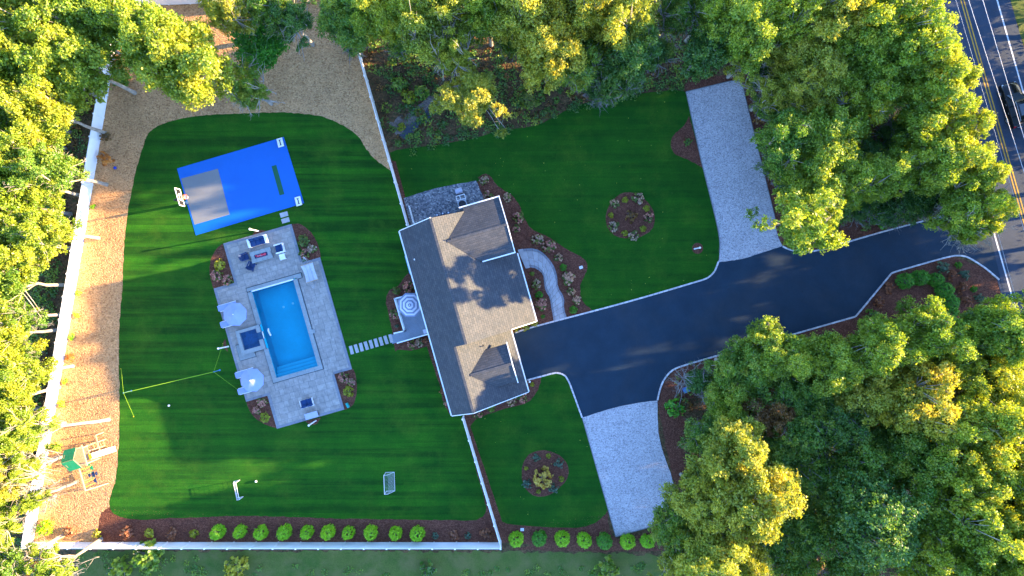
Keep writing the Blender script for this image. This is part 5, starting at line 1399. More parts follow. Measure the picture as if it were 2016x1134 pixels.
def tree(px, py, r, zc, var, mat, label, group='tall trees in the woods round the garden', base=None, rot=None, foot=None):
    """crown centre seen at photo pixel px,py at height zc metres; r crown radius in photo pixels"""
    global ntree
    (tm, cm), R0, Z0_ = TV[var]
    if base: x, y = base
    else: q = P(px, py, zc); x, y = q.x, q.y
    rw = 1.13*r/S*(CAMH-zc)/CAMH
    rnd_ = random.Random(int(px*31+py*17))
    t = thing('tree', label, 'tree', (x, y, 0), rot if rot is not None else rnd_.uniform(0, 6.28), group)
    sxy = rw/R0; sz = zc/Z0_
    if foot:      # leaning trunk: foot stands at this ground pixel, crown stays where it is
        f = P(*foot); d = Vector((x, y, zc)) - f; t.location = f
        t.rotation_mode = 'QUATERNION'; t.rotation_quaternion = d.to_track_quat('Z', 'Y')
        sz = d.length/Z0_; zc = d.length
    a = link('trunk', tm, t); a.scale = (max(.75, sxy*.9), max(.75, sxy*.9), sz)
    b = link('crown', cm, t); b.scale = (sxy, sxy, sz*(0.75+.25*min(1.4, sxy/sz)))
    b.location.z = zc - Z0_*b.scale.z
    if len(cm.materials) == 0: cm.materials.append(MAT['yg'])
    b.material_slots[0].link = 'OBJECT'; b.material_slots[0].material = MAT[mat]
    ntree += 1
    return t
TREES = [
# left forest, top to bottom
(35, 35, 78, 10, 'oak0', 'yg', 'broad yellow-green oak filling the top left corner of the photo'),
(128, 42, 70, 10, 'dense', 'yg', 'dense yellow-green tree second from the top left corner'),
(205, 38, 62, 9, 'oak3', 'yg', 'bright green tree overhanging the top left fence corner'),
(55, 125, 76, 10.5, 'oak1', 'yg', 'sunlit yellow-green oak at the left edge below the corner tree'),
(148, 122, 66, 10, 'oak2', 'yg', 'golden-green oak hiding the fence just above its mottled stretch'),
(30, 215, 66, 9.5, 'dense1', 'yg', 'green tree cut by the left edge level with the court top'),
(104, 215, 60, 10, 'oak4', 'yg', 'lit yellow-green oak left of the leaning pale trunk'),
(45, 300, 70, 9.5, 'oak0', 'yg', 'broad green oak at the left edge beside the two pale fence trunks'),
(118, 335, 46, 9, 'oak2', 'green', 'tree whose pale trunk rises inside the fence near the blue ball'),
(75, 362, 58, 8.5, 'open1', 'yg', 'tree with shaded grey trunk standing right at the fence line'),
(30, 400, 60, 9.5, 'dense', 'yg', 'green tree at the left edge level with the basketball hoop'),
(100, 455, 50, 9, 'oak3', 'yg', 'tree with pale horizontal trunk crossing the fence left of the patio'),
(45, 478, 62, 9, 'oak1', 'yg', 'yellow-green oak at the left edge behind the crossing trunk'),
(30, 560, 60, 9, 'open', 'green', 'green oak with a long bare pale limb at the left edge'),
(52, 625, 44, 7.5, 'fine', 'green', 'feathery light green tree beside the dark strip behind the fence'),
(18, 660, 55, 9, 'dense1', 'yg', 'pale green tree at the left edge below the bare limb'),
(42, 742, 54, 9, 'oak4', 'yg', 'golden-green oak behind the brightest stretch of white fence'),
(12, 790, 52, 9, 'oak2', 'yg', 'yellow-green oak at the left edge level with the lime net'),
(74, 852, 44, 9, 'open1', 'yg', 'big pale-trunked oak whose trunk lies over the wood chips by the playset', 'tall trees in the woods round the garden', None, 0.6, (214, 826)),
(16, 872, 52, 9.5, 'oak0', 'yg', 'lit oak left of the big pale trunk near the playset'),
(76, 925, 22, 7, 'oak3', 'yg', 'small bright tree between the fence and the green canopy'),
(12, 945, 46, 9, 'open', 'gold', 'yellow tree with a red tinged branch left of the playset'),
(88, 985, 22, 6.5, 'fine', 'yg', 'light tree leaning over the fence below the playset'),
(-18, 1035, 38, 9, 'oak1', 'yg', 'yellow-green oak at the left edge near the fence corner'),
(100, 1122, 36, 8, 'open1', 'yg', 'tree with pale forked trunk below the bottom left fence corner'),
(0, 1122, 40, 9, 'oak2', 'green', 'green oak filling the bottom left corner of the photo'),
(-60, 150, 70, 10, 'oak3', 'yg', 'oak just beyond the left edge of the photo near the top'),
(-60, 520, 70, 10, 'oak1', 'yg', 'oak just beyond the left edge of the photo halfway down'),
(-60, 860, 70, 10, 'oak4', 'yg', 'oak just beyond the left edge of the photo near the bottom'),
# top left yard
(300, 78, 66, 9.5, 'oak2', 'yg', 'pale golden oak in the top left of the wood chip yard'),
(372, 128, 76, 9.5, 'oak4', 'yg', 'largest pale golden oak over the wood chip yard'),
(492, 172, 34, 6, 'open1', 'green', 'thin grey-green tree at the lower right of the big golden oak'),
(515, 84, 60, 4.0, 'fine', 'bright', 'low mid green bushy tree alone on the wood chips'),
(452, 18, 42, 8, 'oak1', 'gold', 'small golden tree at the top edge above the wood chips'),
(575, 38, 44, 7, 'open', 'dark', 'shaded tree with curved pale trunk on the wood chip yard'),
(530, 12, 44, 7.5, 'dense', 'green', 'green tree at the top edge left of the curved trunk'),
# top middle woods
(690, 35, 55, 7, 'dense1', 'green', 'green tree covering the top end of the slanting fence'),
(760, 22, 56, 9, 'oak0', 'yg', 'yellow-green tree at the top edge right of the slanting fence'),
(838, 52, 58, 9.5, 'open', 'gold', 'golden tree with bare twigs on its lower left'),
(868, 8, 50, 9.5, 'oak1', 'gold', 'golden oak cut by the top edge above the bare twigs'),
(890, 100, 36, 8.5, 'open1', 'gold', 'small yellow tree hanging low into the dark clearing'),
(962, 22, 46, 9, 'oak3', 'yg', 'yellow-green tree with a straight dark trunk at the top edge'),
(928, 195, 60, 6.5, 'open', 'gold', 'ring shaped yellow tree with bare white branches by the lawn'),
(1048, 35, 62, 10, 'oak4', 'gold', 'pale golden oak at the top edge near the middle'),
(1085, 105, 62, 9, 'oak2', 'gold', 'golden oak overhanging the dark gap by the lawn'),
(1140, 130, 46, 7.5, 'dense', 'green', 'shaded green tree right of the golden middle oak'),
(1140, 22, 56, 10, 'oak1', 'gold', 'golden tree at the top edge right of the middle oak'),
(1228, 30, 60, 10, 'oak0', 'gold', 'pale golden tree at the top edge above the dark tree'),
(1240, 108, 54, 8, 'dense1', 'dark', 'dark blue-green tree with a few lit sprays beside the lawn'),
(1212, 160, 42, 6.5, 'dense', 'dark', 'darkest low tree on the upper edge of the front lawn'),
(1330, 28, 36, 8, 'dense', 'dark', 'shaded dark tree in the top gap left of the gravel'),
(1392, 92, 54, 7.5, 'fine', 'dark', 'grey-green shaded tree above the upper gravel parking'),
(1395, 18, 44, 8.5, 'oak3', 'yg', 'yellow-green tree at the top edge above the grey-green tree'),
# top right woods
(1465, 55, 62, 9.5, 'oak2', 'yg', 'yellow-green oak at the top edge right of the gravel parking'),
(1478, 108, 44, 7, 'open1', 'gold', 'small golden tree at the upper right gravel corner'),
(1545, 28, 58, 10, 'dense', 'yg', 'green tree cut by the top edge, third from the road'),
(1580, 88, 66, 7.9, 'oak0', 'gold', 'golden crown in the middle of the top right woods'),
(1640, 28, 58, 10, 'oak4', 'gold', 'yellow oak cut by the top edge, second from the road'),
(1525, 182, 40, 6.5, 'open', 'gold', 'small yellow tree with bare twigs beside the gravel'),
(1600, 165, 58, 7.4, 'dense1', 'gold', 'yellow maple next to the dark hollow'),
(1672, 118, 60, 7.9, 'oak1', 'yg', 'lit oak between the yellow maple and the road trees'),
(1725, 45, 60, 9.5, 'oak3', 'yg', 'broad oak at the top edge nearest the road'),
(1738, 140, 62, 7.9, 'oak2', 'yg', 'tall pale oak left of the road tree tips'),
(1690, 205, 48, 7.9, 'open1', 'yg', 'oak with bare grey limbs over the dark hollow'),
(1790, 85, 62, 9.5, 'oak0', 'yg', 'oak whose crown reaches the yellow centre line at the top'),
(1836, 150, 56, 9, 'oak4', 'yg', 'oak overhanging the centre line left of the black car'),
(1830, 225, 58, 8.6, 'oak1', 'yg', 'pale oak between the hollow and the road'),
(1886, 248, 44, 8, 'open', 'yg', 'oak with a spray hanging over the road below the black car'),
(1765, 262, 34, 5, 'dense', 'dark', 'dark green tree down in the hollow of the top right woods'),
(1728, 268, 26, 3.5, 'fine', 'rust', 'rusty brown undergrowth tree in the dark hollow'),
(1545, 285, 52, 8, 'open1', 'green', 'mixed green tree whose branch hangs over the upper gravel', 'tall trees in the woods round the garden', None, None, (1512, 316)),
(1620, 282, 66, 7.9, 'oak3', 'yg', 'broad speckled oak right of the upper gravel parking'),
(1598, 365, 58, 7.9, 'oak2', 'yg', 'yellow oak over the mulch corner of gravel and driveway'),
(1582, 432, 68, 9.6, 'open', 'yg', 'leaning yellow tree at the corner where gravel meets driveway', 'tall trees in the woods round the garden', None, 1.0, (1558, 432)),
(1660, 345, 52, 7.9, 'oak4', 'yg', 'oak above the big bare fallen branch'),
(1725, 348, 50, 7.9, 'oak0', 'yg', 'oak right above the bare branch north of the driveway'),
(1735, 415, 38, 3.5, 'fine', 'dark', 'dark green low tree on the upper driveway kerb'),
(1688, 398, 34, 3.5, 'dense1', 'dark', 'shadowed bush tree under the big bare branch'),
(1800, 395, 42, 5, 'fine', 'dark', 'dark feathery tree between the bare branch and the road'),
(1842, 318, 58, 8.8, 'oak3', 'yg', 'bright oak along the road above the driveway mouth'),
(1903, 335, 46, 8, 'oak1', 'yg', 'oak overhanging the white road edge line above the driveway'),
(1890, 400, 52, 8.5, 'open1', 'yg', 'oak at the upper corner of the driveway mouth'),
(1938, 410, 40, 8, 'oak2', 'yg', 'oak spray over the road at the driveway mouth', 'tall trees in the woods round the garden', None, None, (1838, 412)),
(1900, 450, 26, 7.5, 'oak4', 'yg', 'lowest loose twig tree over the driveway mouth', 'tall trees in the woods round the garden', None, None, (1806, 428)),
# lower right woods
(1372, 750, 40, 4.5, 'bare', 'dark', 'thin grey nearly leafless tree at the driveway bend'),
(1452, 722, 48, 7.0, 'oak1', 'green', 'green tree beside the kerb bend of the driveway'),
(1520, 695, 56, 7.9, 'oak3', 'yg', 'bright green tree with yellow tip over the kerb', 'tall trees in the woods round the garden', None, None, (1475, 698)),
(1545, 765, 46, 6, 'dense', 'green', 'green tree behind the yellow tipped kerb tree'),
(1635, 715, 58, 7.9, 'oak2', 'yg', 'pale yellow-green oak left of the biggest golden crown'),
(1708, 762, 72, 6.9, 'oak4', 'gold', 'largest golden crown in the lower right woods'),
(1800, 790, 64, 8.6, 'oak0', 'gold', 'golden crown right of the largest golden crown'),
(1735, 680, 52, 9, 'oak1', 'yg', 'pale oak poking over the entrance mulch bed'),
(1825, 655, 56, 9, 'oak3', 'yg', 'oak just below the round green entrance shrubs'),
(1870, 730, 50, 7.9, 'dense1', 'yg', 'yellow-green tree in the second row below the entrance bed'),
(1905, 655, 46, 8, 'fine', 'green', 'green tree right of the entrance bed oak'),
(1968, 650, 58, 9.5, 'oak2', 'yg', 'oak at the right edge below the driveway mouth'),
(1960, 745, 64, 7.9, 'oak0', 'yg', 'broad oak at the right edge beside the golden crowns'),
(1432, 785, 44, 5.2, 'oak4', 'yg', 'yellow-green tree right of the green sapling'),
(1505, 815, 48, 6, 'open1', 'rust', 'brownish half bare tree between the green trees'),
(1578, 850, 54, 6.5, 'fine', 'green', 'green speckled tree below the brownish tree'),
(1650, 840, 48, 7, 'dense', 'dark', 'dark tree in the shade under the largest golden crown'),
(1395, 858, 44, 5.0, 'dense1', 'green', 'dark green tree along the lower gravel edge'),
(1440, 905, 66, 8.8, 'oak1', 'gold', 'tall golden oak right of the lower gravel parking'),
(1478, 985, 70, 10, 'oak3', 'gold', 'big golden oak below the tall gravel side oak'),
(1388, 985, 60, 9, 'oak2', 'gold', 'golden oak covering the lower gravel corner'),
(1330, 1040, 48, 7, 'dense', 'green', 'shaded green tree at the end of the right shrub row', 'tall trees in the woods round the garden', None, None, (1325, 1042)),
(1400, 1085, 64, 9.5, 'oak0', 'gold', 'golden oak at the bottom edge right of the shrub row'),
(1340, 1120, 46, 8.5, 'open', 'gold', 'yellow tree cut by the bottom edge nearest the grass'),
(1468, 1110, 46, 8.5, 'dense1', 'gold', 'orange-gold maple at the bottom edge'),
(1560, 945, 42, 6, 'dense', 'green', 'deep green tree between the golden oak and the dark crown'),
(1605, 930, 42, 6, 'fine', 'green', 'mottled green tree left of the dark round crown'),
(1690, 910, 56, 7, 'dense1', 'green', 'shaded dark green tree above the round dark crown'),
(1715, 1020, 84, 9.5, 'dense', 'dark', 'big round dark green crown at the bottom right with one lit top'),
(1590, 1050, 52, 6.5, 'fine', 'green', 'green feathery tree left of the big round dark crown'),
(1555, 1105, 46, 6.5, 'open1', 'green', 'green tree at the bottom edge right of the orange maple'),
(1800, 905, 56, 8, 'oak4', 'green', 'dark green tree right of the shaded hollow'),
(1870, 850, 62, 9.5, 'open1', 'yg', 'speckled oak right of the golden crowns'),
(1950, 845, 62, 10, 'oak1', 'yg', 'speckled yellow-green oak along the right edge'),
(1905, 935, 60, 9.5, 'oak2', 'yg', 'green oak inland from the right edge, below the speckled oaks'),
(1985, 935, 58, 10, 'oak3', 'yg', 'yellow-green oak cut by the right edge'),
(1835, 1005, 58, 8.5, 'fine', 'yg', 'fine leaved green tree right of the big round dark crown'),
(1912, 1035, 60, 10, 'oak0', 'yg', 'light green oak near the bottom right corner'),
(1995, 1030, 58, 10, 'oak4', 'yg', 'sunlit oak at the right edge above the bottom corner'),
(1815, 1095, 54, 8.5, 'dense1', 'yg', 'green tree at the bottom edge below the fine leaved tree'),
(1900, 1120, 54, 9.5, 'oak1', 'yg', 'yellow-green oak at the bottom edge near the right corner'),
(1985, 1115, 56, 10, 'oak2', 'yg', 'yellow-green oak filling the bottom right corner'),
(1660, 1120, 50, 7.5, 'open1', 'green', 'green tree at the bottom edge below the round crown'),
]
for a in TREES:
    a = list(a)
    if a[0] < 130 and 190 < a[1] < 1000: a[0] -= 20; a[2] *= .92
    if a[0] > 1440 and a[3] > 7.9: a[3] += 0.5
    tree(*a)
# woods across the road, just outside the photograph: unseen, placed and sized to shade road and driveway
rr = random.Random(5)
for i in range(16):
    y = 34 - i*4.6 + rr.uniform(-1, 1); x0 = (rx(567 - y*S, 1988) - 1008)/S
    tree(2300+i, 100+i*60, 92, 10.8 if 2.5 < y < 14 else 6.9 if y > 10 else 5.4, 'oak%d' % (i % 5), 'yg', 'unseen oak in the woods across the road beyond the right edge of the photo', 'oaks across the road outside the photo', base=(x0 + 7 + rr.uniform(-1, 2), y))

for i in range(15):  # low trees added out of view to stop sun passing under the oaks
    y = 33 - i*4.6 + rr.uniform(-1, 1); x0 = (rx(567 - y*S, 1988) - 1008)/S
    tree(2250+i, 90+i*60, 100, 5.6 if 0 < y < 17 else 4.0, ('dense', 'dense1', 'fine')[i % 3], 'green', 'unseen low tree added across the road to block low sun', 'unseen low trees added across the road', base=(x0 + 8 + rr.uniform(-1, 2), y))
# young growth under the tall crowns
UND = [
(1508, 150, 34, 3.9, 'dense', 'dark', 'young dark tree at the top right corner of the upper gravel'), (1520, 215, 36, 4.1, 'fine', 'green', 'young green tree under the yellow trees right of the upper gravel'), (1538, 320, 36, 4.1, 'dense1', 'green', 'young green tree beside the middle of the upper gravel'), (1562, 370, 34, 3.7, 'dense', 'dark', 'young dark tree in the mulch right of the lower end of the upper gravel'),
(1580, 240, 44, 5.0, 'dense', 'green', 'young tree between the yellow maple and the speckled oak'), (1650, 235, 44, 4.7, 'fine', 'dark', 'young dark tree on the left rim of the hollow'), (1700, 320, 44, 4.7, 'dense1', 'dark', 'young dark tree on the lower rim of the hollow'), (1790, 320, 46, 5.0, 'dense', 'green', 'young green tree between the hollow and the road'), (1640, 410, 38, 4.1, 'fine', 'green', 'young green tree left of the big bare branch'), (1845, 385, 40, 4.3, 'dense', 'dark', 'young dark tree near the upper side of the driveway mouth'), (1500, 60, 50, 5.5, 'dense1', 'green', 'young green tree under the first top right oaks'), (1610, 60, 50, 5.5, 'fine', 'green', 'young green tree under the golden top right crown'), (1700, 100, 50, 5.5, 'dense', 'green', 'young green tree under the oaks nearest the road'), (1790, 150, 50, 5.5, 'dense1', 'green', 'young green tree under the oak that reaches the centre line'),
(1425, 770, 40, 4.2, 'dense', 'green', 'young green tree inside the driveway bend'), (1490, 760, 48, 5.5, 'fine', 'green', 'young green tree behind the driveway bend'), (1600, 770, 52, 5.5, 'dense1', 'green', 'young green tree left of the largest golden crown'), (1540, 880, 52, 5.5, 'dense', 'green', 'young green tree right of the tall gravel side oak'), (1640, 980, 56, 6.0, 'dense1', 'green', 'young green tree at the upper left of the round dark crown'), (1760, 880, 56, 6.0, 'fine', 'green', 'young green tree in the shaded hollow of the lower woods'), (1850, 930, 56, 6.0, 'dense', 'green', 'young green tree between dark crown and speckled oaks'), (1780, 1050, 54, 6.0, 'dense1', 'green', 'young green tree right of the round dark crown at the bottom'), (1930, 800, 54, 6.0, 'fine', 'green', 'young green tree under the speckled oaks'), (1850, 690, 50, 5.5, 'dense', 'green', 'young green tree below the entrance bed'), (1520, 1060, 50, 5.5, 'fine', 'green', 'young green tree behind the orange-gold maple'), (1960, 990, 56, 6.0, 'dense1', 'green', 'young green tree under the right edge oaks'), (1770, 720, 50, 6.0, 'dense1', 'green', 'young green tree between the golden crowns and the entrance'),
(700, 70, 34, 3.4, 'fine', 'green', 'young green tree by the top of the slanting fence'), (800, 70, 42, 4.2, 'dense', 'green', 'young green tree under the golden twiggy tree'), (900, 60, 40, 4.2, 'dense1', 'green', 'young green tree under the yellow trees at the top middle'), (1010, 70, 42, 4.5, 'fine', 'green', 'young green tree left of the golden middle oak'), (1110, 70, 44, 5.0, 'dense', 'green', 'young green tree under the golden middle oaks'), (1190, 85, 44, 5.0, 'dense1', 'green', 'young green tree left of the dark blue-green tree'), (1170, 170, 30, 3.0, 'fine', 'dark', 'young dark tree at the lawn edge under the golden oak'), (1290, 100, 32, 4.0, 'fine', 'dark', 'young dark tree in the gap right of the blue-green tree'),
(70, 80, 50, 5.5, 'dense', 'green', 'young green tree under the top left oaks'), (80, 170, 50, 5.5, 'dense1', 'green', 'young green tree under the lit oaks at upper left'), (75, 270, 46, 5.5, 'fine', 'green', 'young green tree left of the pale fence trunks'), (60, 420, 44, 5.0, 'dense', 'green', 'young green tree behind the crossing trunk'), (40, 520, 44, 5.0, 'dense1', 'green', 'young green tree above the bare pale limb'), (35, 700, 44, 5.0, 'fine', 'green', 'young green tree behind the brightest fence stretch'), (30, 820, 42, 5.0, 'dense', 'green', 'young green tree behind the fence near the big pale trunk'), (30, 985, 36, 4.5, 'fine', 'green', 'young green tree behind the fence near the bottom corner'),
]
for a in UND:
    a = list(a)
    if a[0] < 100: a[0] -= 18
    tree(*a, group='young trees under the tall crowns')

# ------------------------------------------------------------------ low undergrowth in the woods
def undergrowth(name, polys, n, seed, mat, hmax=.8, leaf=.11, spread=.5, clear=None):
    rng = np.random.default_rng(seed); pts = []
    def inside(p, poly):
        c = False; j = len(poly)-1
        for i in range(len(poly)):
            if (poly[i][1] > p[1]) != (poly[j][1] > p[1]) and p[0] < (poly[j][0]-poly[i][0])*(p[1]-poly[i][1])/(poly[j][1]-poly[i][1]) + poly[i][0]: c = not c
            j = i
        return c
    areas = []
    for poly in polys:
        x = [p[0] for p in poly]; y = [p[1] for p in poly]; areas.append((max(x)-min(x))*(max(y)-min(y)))
    for poly, A in zip(polys, areas):
        m = max(3, int(n*A/sum(areas))); x = [p[0] for p in poly]; y = [p[1] for p in poly]
        for _ in range(m):
            q = (rng.uniform(min(x), max(x)), rng.uniform(min(y), max(y)))
            if inside(q, poly): pts.append(g2(q))
    P_, N_, S_, T_ = [], [], [], []
    for x, y in pts:
        h = rng.uniform(.15, 1)*hmax; k = int(26 + 26*rng.random()); tn = rng.normal(.45, .2)
        d = dirs(rng, k, 0); p = np.array([x, y, 0]) + d*np.array([spread*(.6+h), spread*(.6+h), h])*rng.uniform(.5, 1.05, (k, 1))
        P_.append(p); N_.append(d*.5 + np.array([0, 0, .6]) + rng.normal(0, .5, (k, 3))); S_.append(leaf*rng.uniform(.6, 1.3, k)); T_.append(tn + rng.normal(0, .2, k))
    me = leaf_mesh(name, np.concatenate(P_), np.concatenate(N_), np.concatenate(S_), np.concatenate(T_), rng); me.materials.append(MAT[mat])
    o = link(name, me); o['kind'] = 'stuff'; return o
MIDW = [(690, 0), (1440, 0), (1470, 140), (1340, 166), (1270, 180), (1180, 190), (1120, 208), (1083, 228), (1040, 244), (978, 252), (872, 280), (770, 292)]
RW1 = [(1490, 0), (1805, 0), (1925, 390), (1860, 360), (1690, 385), (1560, 350), (1500, 180)]
RW2 = [(1400, 750), (1600, 725), (1860, 700), (1985, 640), (2060, 1134), (1330, 1134), (1350, 950), (1360, 850)]
LW = [(-30, 0), (215, 0), (190, 150), (40, 1060), (100, 1134), (-30, 1134)]
undergrowth('undergrowth', [MIDW, RW1, RW2, LW], 1500, 1, 'dark', 1.2)
undergrowth('undergrowth', [[(1490, 110), (1810, 60), (1925, 390), (1690, 385), (1560, 350)], [(1990, -250), (2170, -250), (2330, 620), (2200, 620)]], 800, 8, 'green', 2.3, .12, .7)  # second patch added out of view across the road to block low sun
undergrowth('undergrowth', [[(100, 200), (165, 200), (60, 900), (0, 900)]], 260, 9, 'green', 1.2)
undergrowth('undergrowth', [MIDW, RW1, RW2], 800, 2, 'green', .8)
undergrowth('brown_undergrowth', [MIDW, RW1, RW2, LW], 1100, 3, 'rust', .5, .10)
undergrowth('woods_edge_brush', [[(800, 292), (872, 262), (951, 246), (1044, 226), (1120, 196), (1260, 165), (1340, 150), (1345, 175), (1180, 205), (1110, 226), (1000, 262), (900, 282), (810, 300)]], 420, 4, 'dark', .7, .09)
undergrowth('woods_edge_brush', [[(150, 1086), (330, 1086), (560, 1105), (700, 1120), (1320, 1110), (1320, 1160), (150, 1160)]], 160, 6, 'green', .3, .08)

# ------------------------------------------------------------------ shrubs and flowers
def bush_mesh(name, seed, n, leaf, flat=.8, jag=.12, zmin=-.1, up=.5, tone0=.45):
    """unit bush: radius 1, height flat*1..; leaves bunched in sprays"""
    rng = np.random.default_rng(seed); ns = max(12, n//10)
    sd = dirs(rng, ns, zmin); rad = rng.uniform(1-jag*2.2, 1+jag*.4, (ns, 1)); sp = sd*rad*.92; k = rng.integers(0, ns, n)
    p = sp[k] + rng.normal(0, .06, (n, 3)); p[:, 2] = np.maximum(.02, p[:, 2]*flat + flat*.25)
    nr = sd[k]*.7 + np.array([0, 0, up]) + rng.normal(0, .45, (n, 3))
    return leaf_mesh(name, p, nr, leaf*rng.uniform(.6, 1.3, n), tone0 + rng.normal(0, .16, ns)[k] + rng.normal(0, .14, n), rng)
def flower_mesh(seed, n, per, size):
    rng = np.random.default_rng(seed); P_, N_, S_, T_ = [], [], [], []
    for i in range(n):
        d = dirs(rng, 1, .05)[0]; c = d*np.array([.95, .95, .85])*rng.uniform(.75, 1.1); c[2] = c[2]*.8+.3
        q = dirs(rng, per, -.3); P_.append(c + q*size); N_.append(q + rng.normal(0, .3, (per, 3))); S_.append(size*.55*rng.uniform(.6, 1.2, per)); T_.append(np.full(per, rng.uniform(.2, .9)) + rng.normal(0, .12, per))
    return leaf_mesh('flower_heads', np.concatenate(P_), np.concatenate(N_), np.concatenate(S_), np.concatenate(T_), rng)
def stem_mesh(seed, n=9):
    r = random.Random(seed); mb = MB()
    for i in range(n):
        a = r.uniform(0, 6.28); k = r.uniform(.3, .8); mb.tube([(0, 0, 0), (k*.5*math.cos(a), k*.5*math.sin(a), .4), (k*math.cos(a), k*math.sin(a), .75)], [.035, .025, .012], 4, False)
    return mb.mesh('stems', MAT['barkdark'])
STEMS = [stem_mesh(k) for k in range(2)]
BM = {'arb': [bush_mesh('foliage', 300+k, 2800, .062, 1.15, .10, -.3) for k in range(3)],
      'round': [bush_mesh('foliage', 320+k, 700, .12, .85, .14) for k in range(3)],
      'loose': [bush_mesh('foliage', 340+k, 300, .15, .8, .28) for k in range(3)],
      'hyd': [bush_mesh('foliage', 360+k, 320, .15, .75, .2) for k in range(3)]}
FL = [flower_mesh(400+k, 26, 22, .17) for k in range(3)]
FL2 = [flower_mesh(410+k, 14, 22, .17) for k in range(2)]
nsh = 0
def shrub(px, py, r, kind, mat, label, group=None, flower=None, h=None, name='shrub', cat='shrub'):
    global nsh
    rw = r/S; hh = h if h else {'arb': rw*2.2, 'round': rw*1.5, 'loose': rw*1.5, 'hyd': rw*1.3}[kind]
    q = P(px, py, hh*.5); rnd_ = random.Random(int(px*13+py*7)); k = rnd_.randrange(3)
    t = thing(name, label, cat, (q.x, q.y, .01), rnd_.uniform(0, 6.28), group)
    o = link('foliage', BM[kind][k], t); me = BM[kind][k]
    if len(me.materials) == 0: me.materials.append(MAT['green'])
    o.scale = (rw, rw*rnd_.uniform(.88, 1.1), hh/(1.45 if kind == 'arb' else 1.05))
    o.material_slots[0].link = 'OBJECT'; o.material_slots[0].material = MAT[mat]
    s = link('stems', STEMS[k % 2], t); s.scale = (rw, rw, hh)
    if flower:
        fm, fc = flower; m2 = (FL if fm == 'full' else FL2)[k % 2]
        if len(m2.materials) == 0: m2.materials.append(MAT['pink'])
        f = link('flower_heads', m2, t); f['kind'] = 'stuff'; f.scale = (rw*.95, rw*.95, hh*.95); f.material_slots[0].link = 'OBJECT'; f.material_slots[0].material = MAT[fc]
    nsh += 1
    return t
ORD = ['first', 'second', 'third', 'fourth', 'fifth', 'sixth', 'seventh', 'eighth', 'ninth', 'tenth']
for i, (x, y) in enumerate(((426, 1050), (470.7, 1048.5), (511.6, 1050.6), (557.8, 1050), (602.6, 1050), (644, 1050), (684.5, 1051), (729, 1051), (777.6, 1052), (820.7, 1053))):
    shrub(x, y, (13.8, 12.4, 13.0, 14.6, 12.6, 14, 12.2, 14.3, 13.2, 14.5)[i], 'arb', 'lime', '%s round lime green shrub from the left along the bottom fence' % ORD[i], 'lime green shrubs along the bottom fence', h=1.9, name='arborvitae')
for i, (x, y) in enumerate(((1016, 1064), (1062, 1062), (1107, 1063), (1151, 1065.5), (1190.6, 1067.5), (1236.5, 1068), (1275.6, 1067.5))):
    shrub(x, y, 14.5 + (i*5 % 3)*.7, 'arb', 'bright' if i % 3 == 1 else 'lime', '%s round green shrub right of the slanting fence below the front lawn' % ORD[i], 'round shrubs below the lower front lawn', h=1.6, name='arborvitae')
for i, (x, y, r) in enumerate(((1785, 553, 16), (1814, 547, 16), (1844.5, 550, 15), (1862, 572, 17), (1872, 595, 17), (1873, 614, 14))):
    shrub(x, y, r, 'arb', 'bright', '%s bright green shrub in the curved row of the entrance bed' % ORD[i], 'bright green shrubs curving through the entrance bed', h=1.7, name='arborvitae')
HY = 'hydrangeas in the front beds'
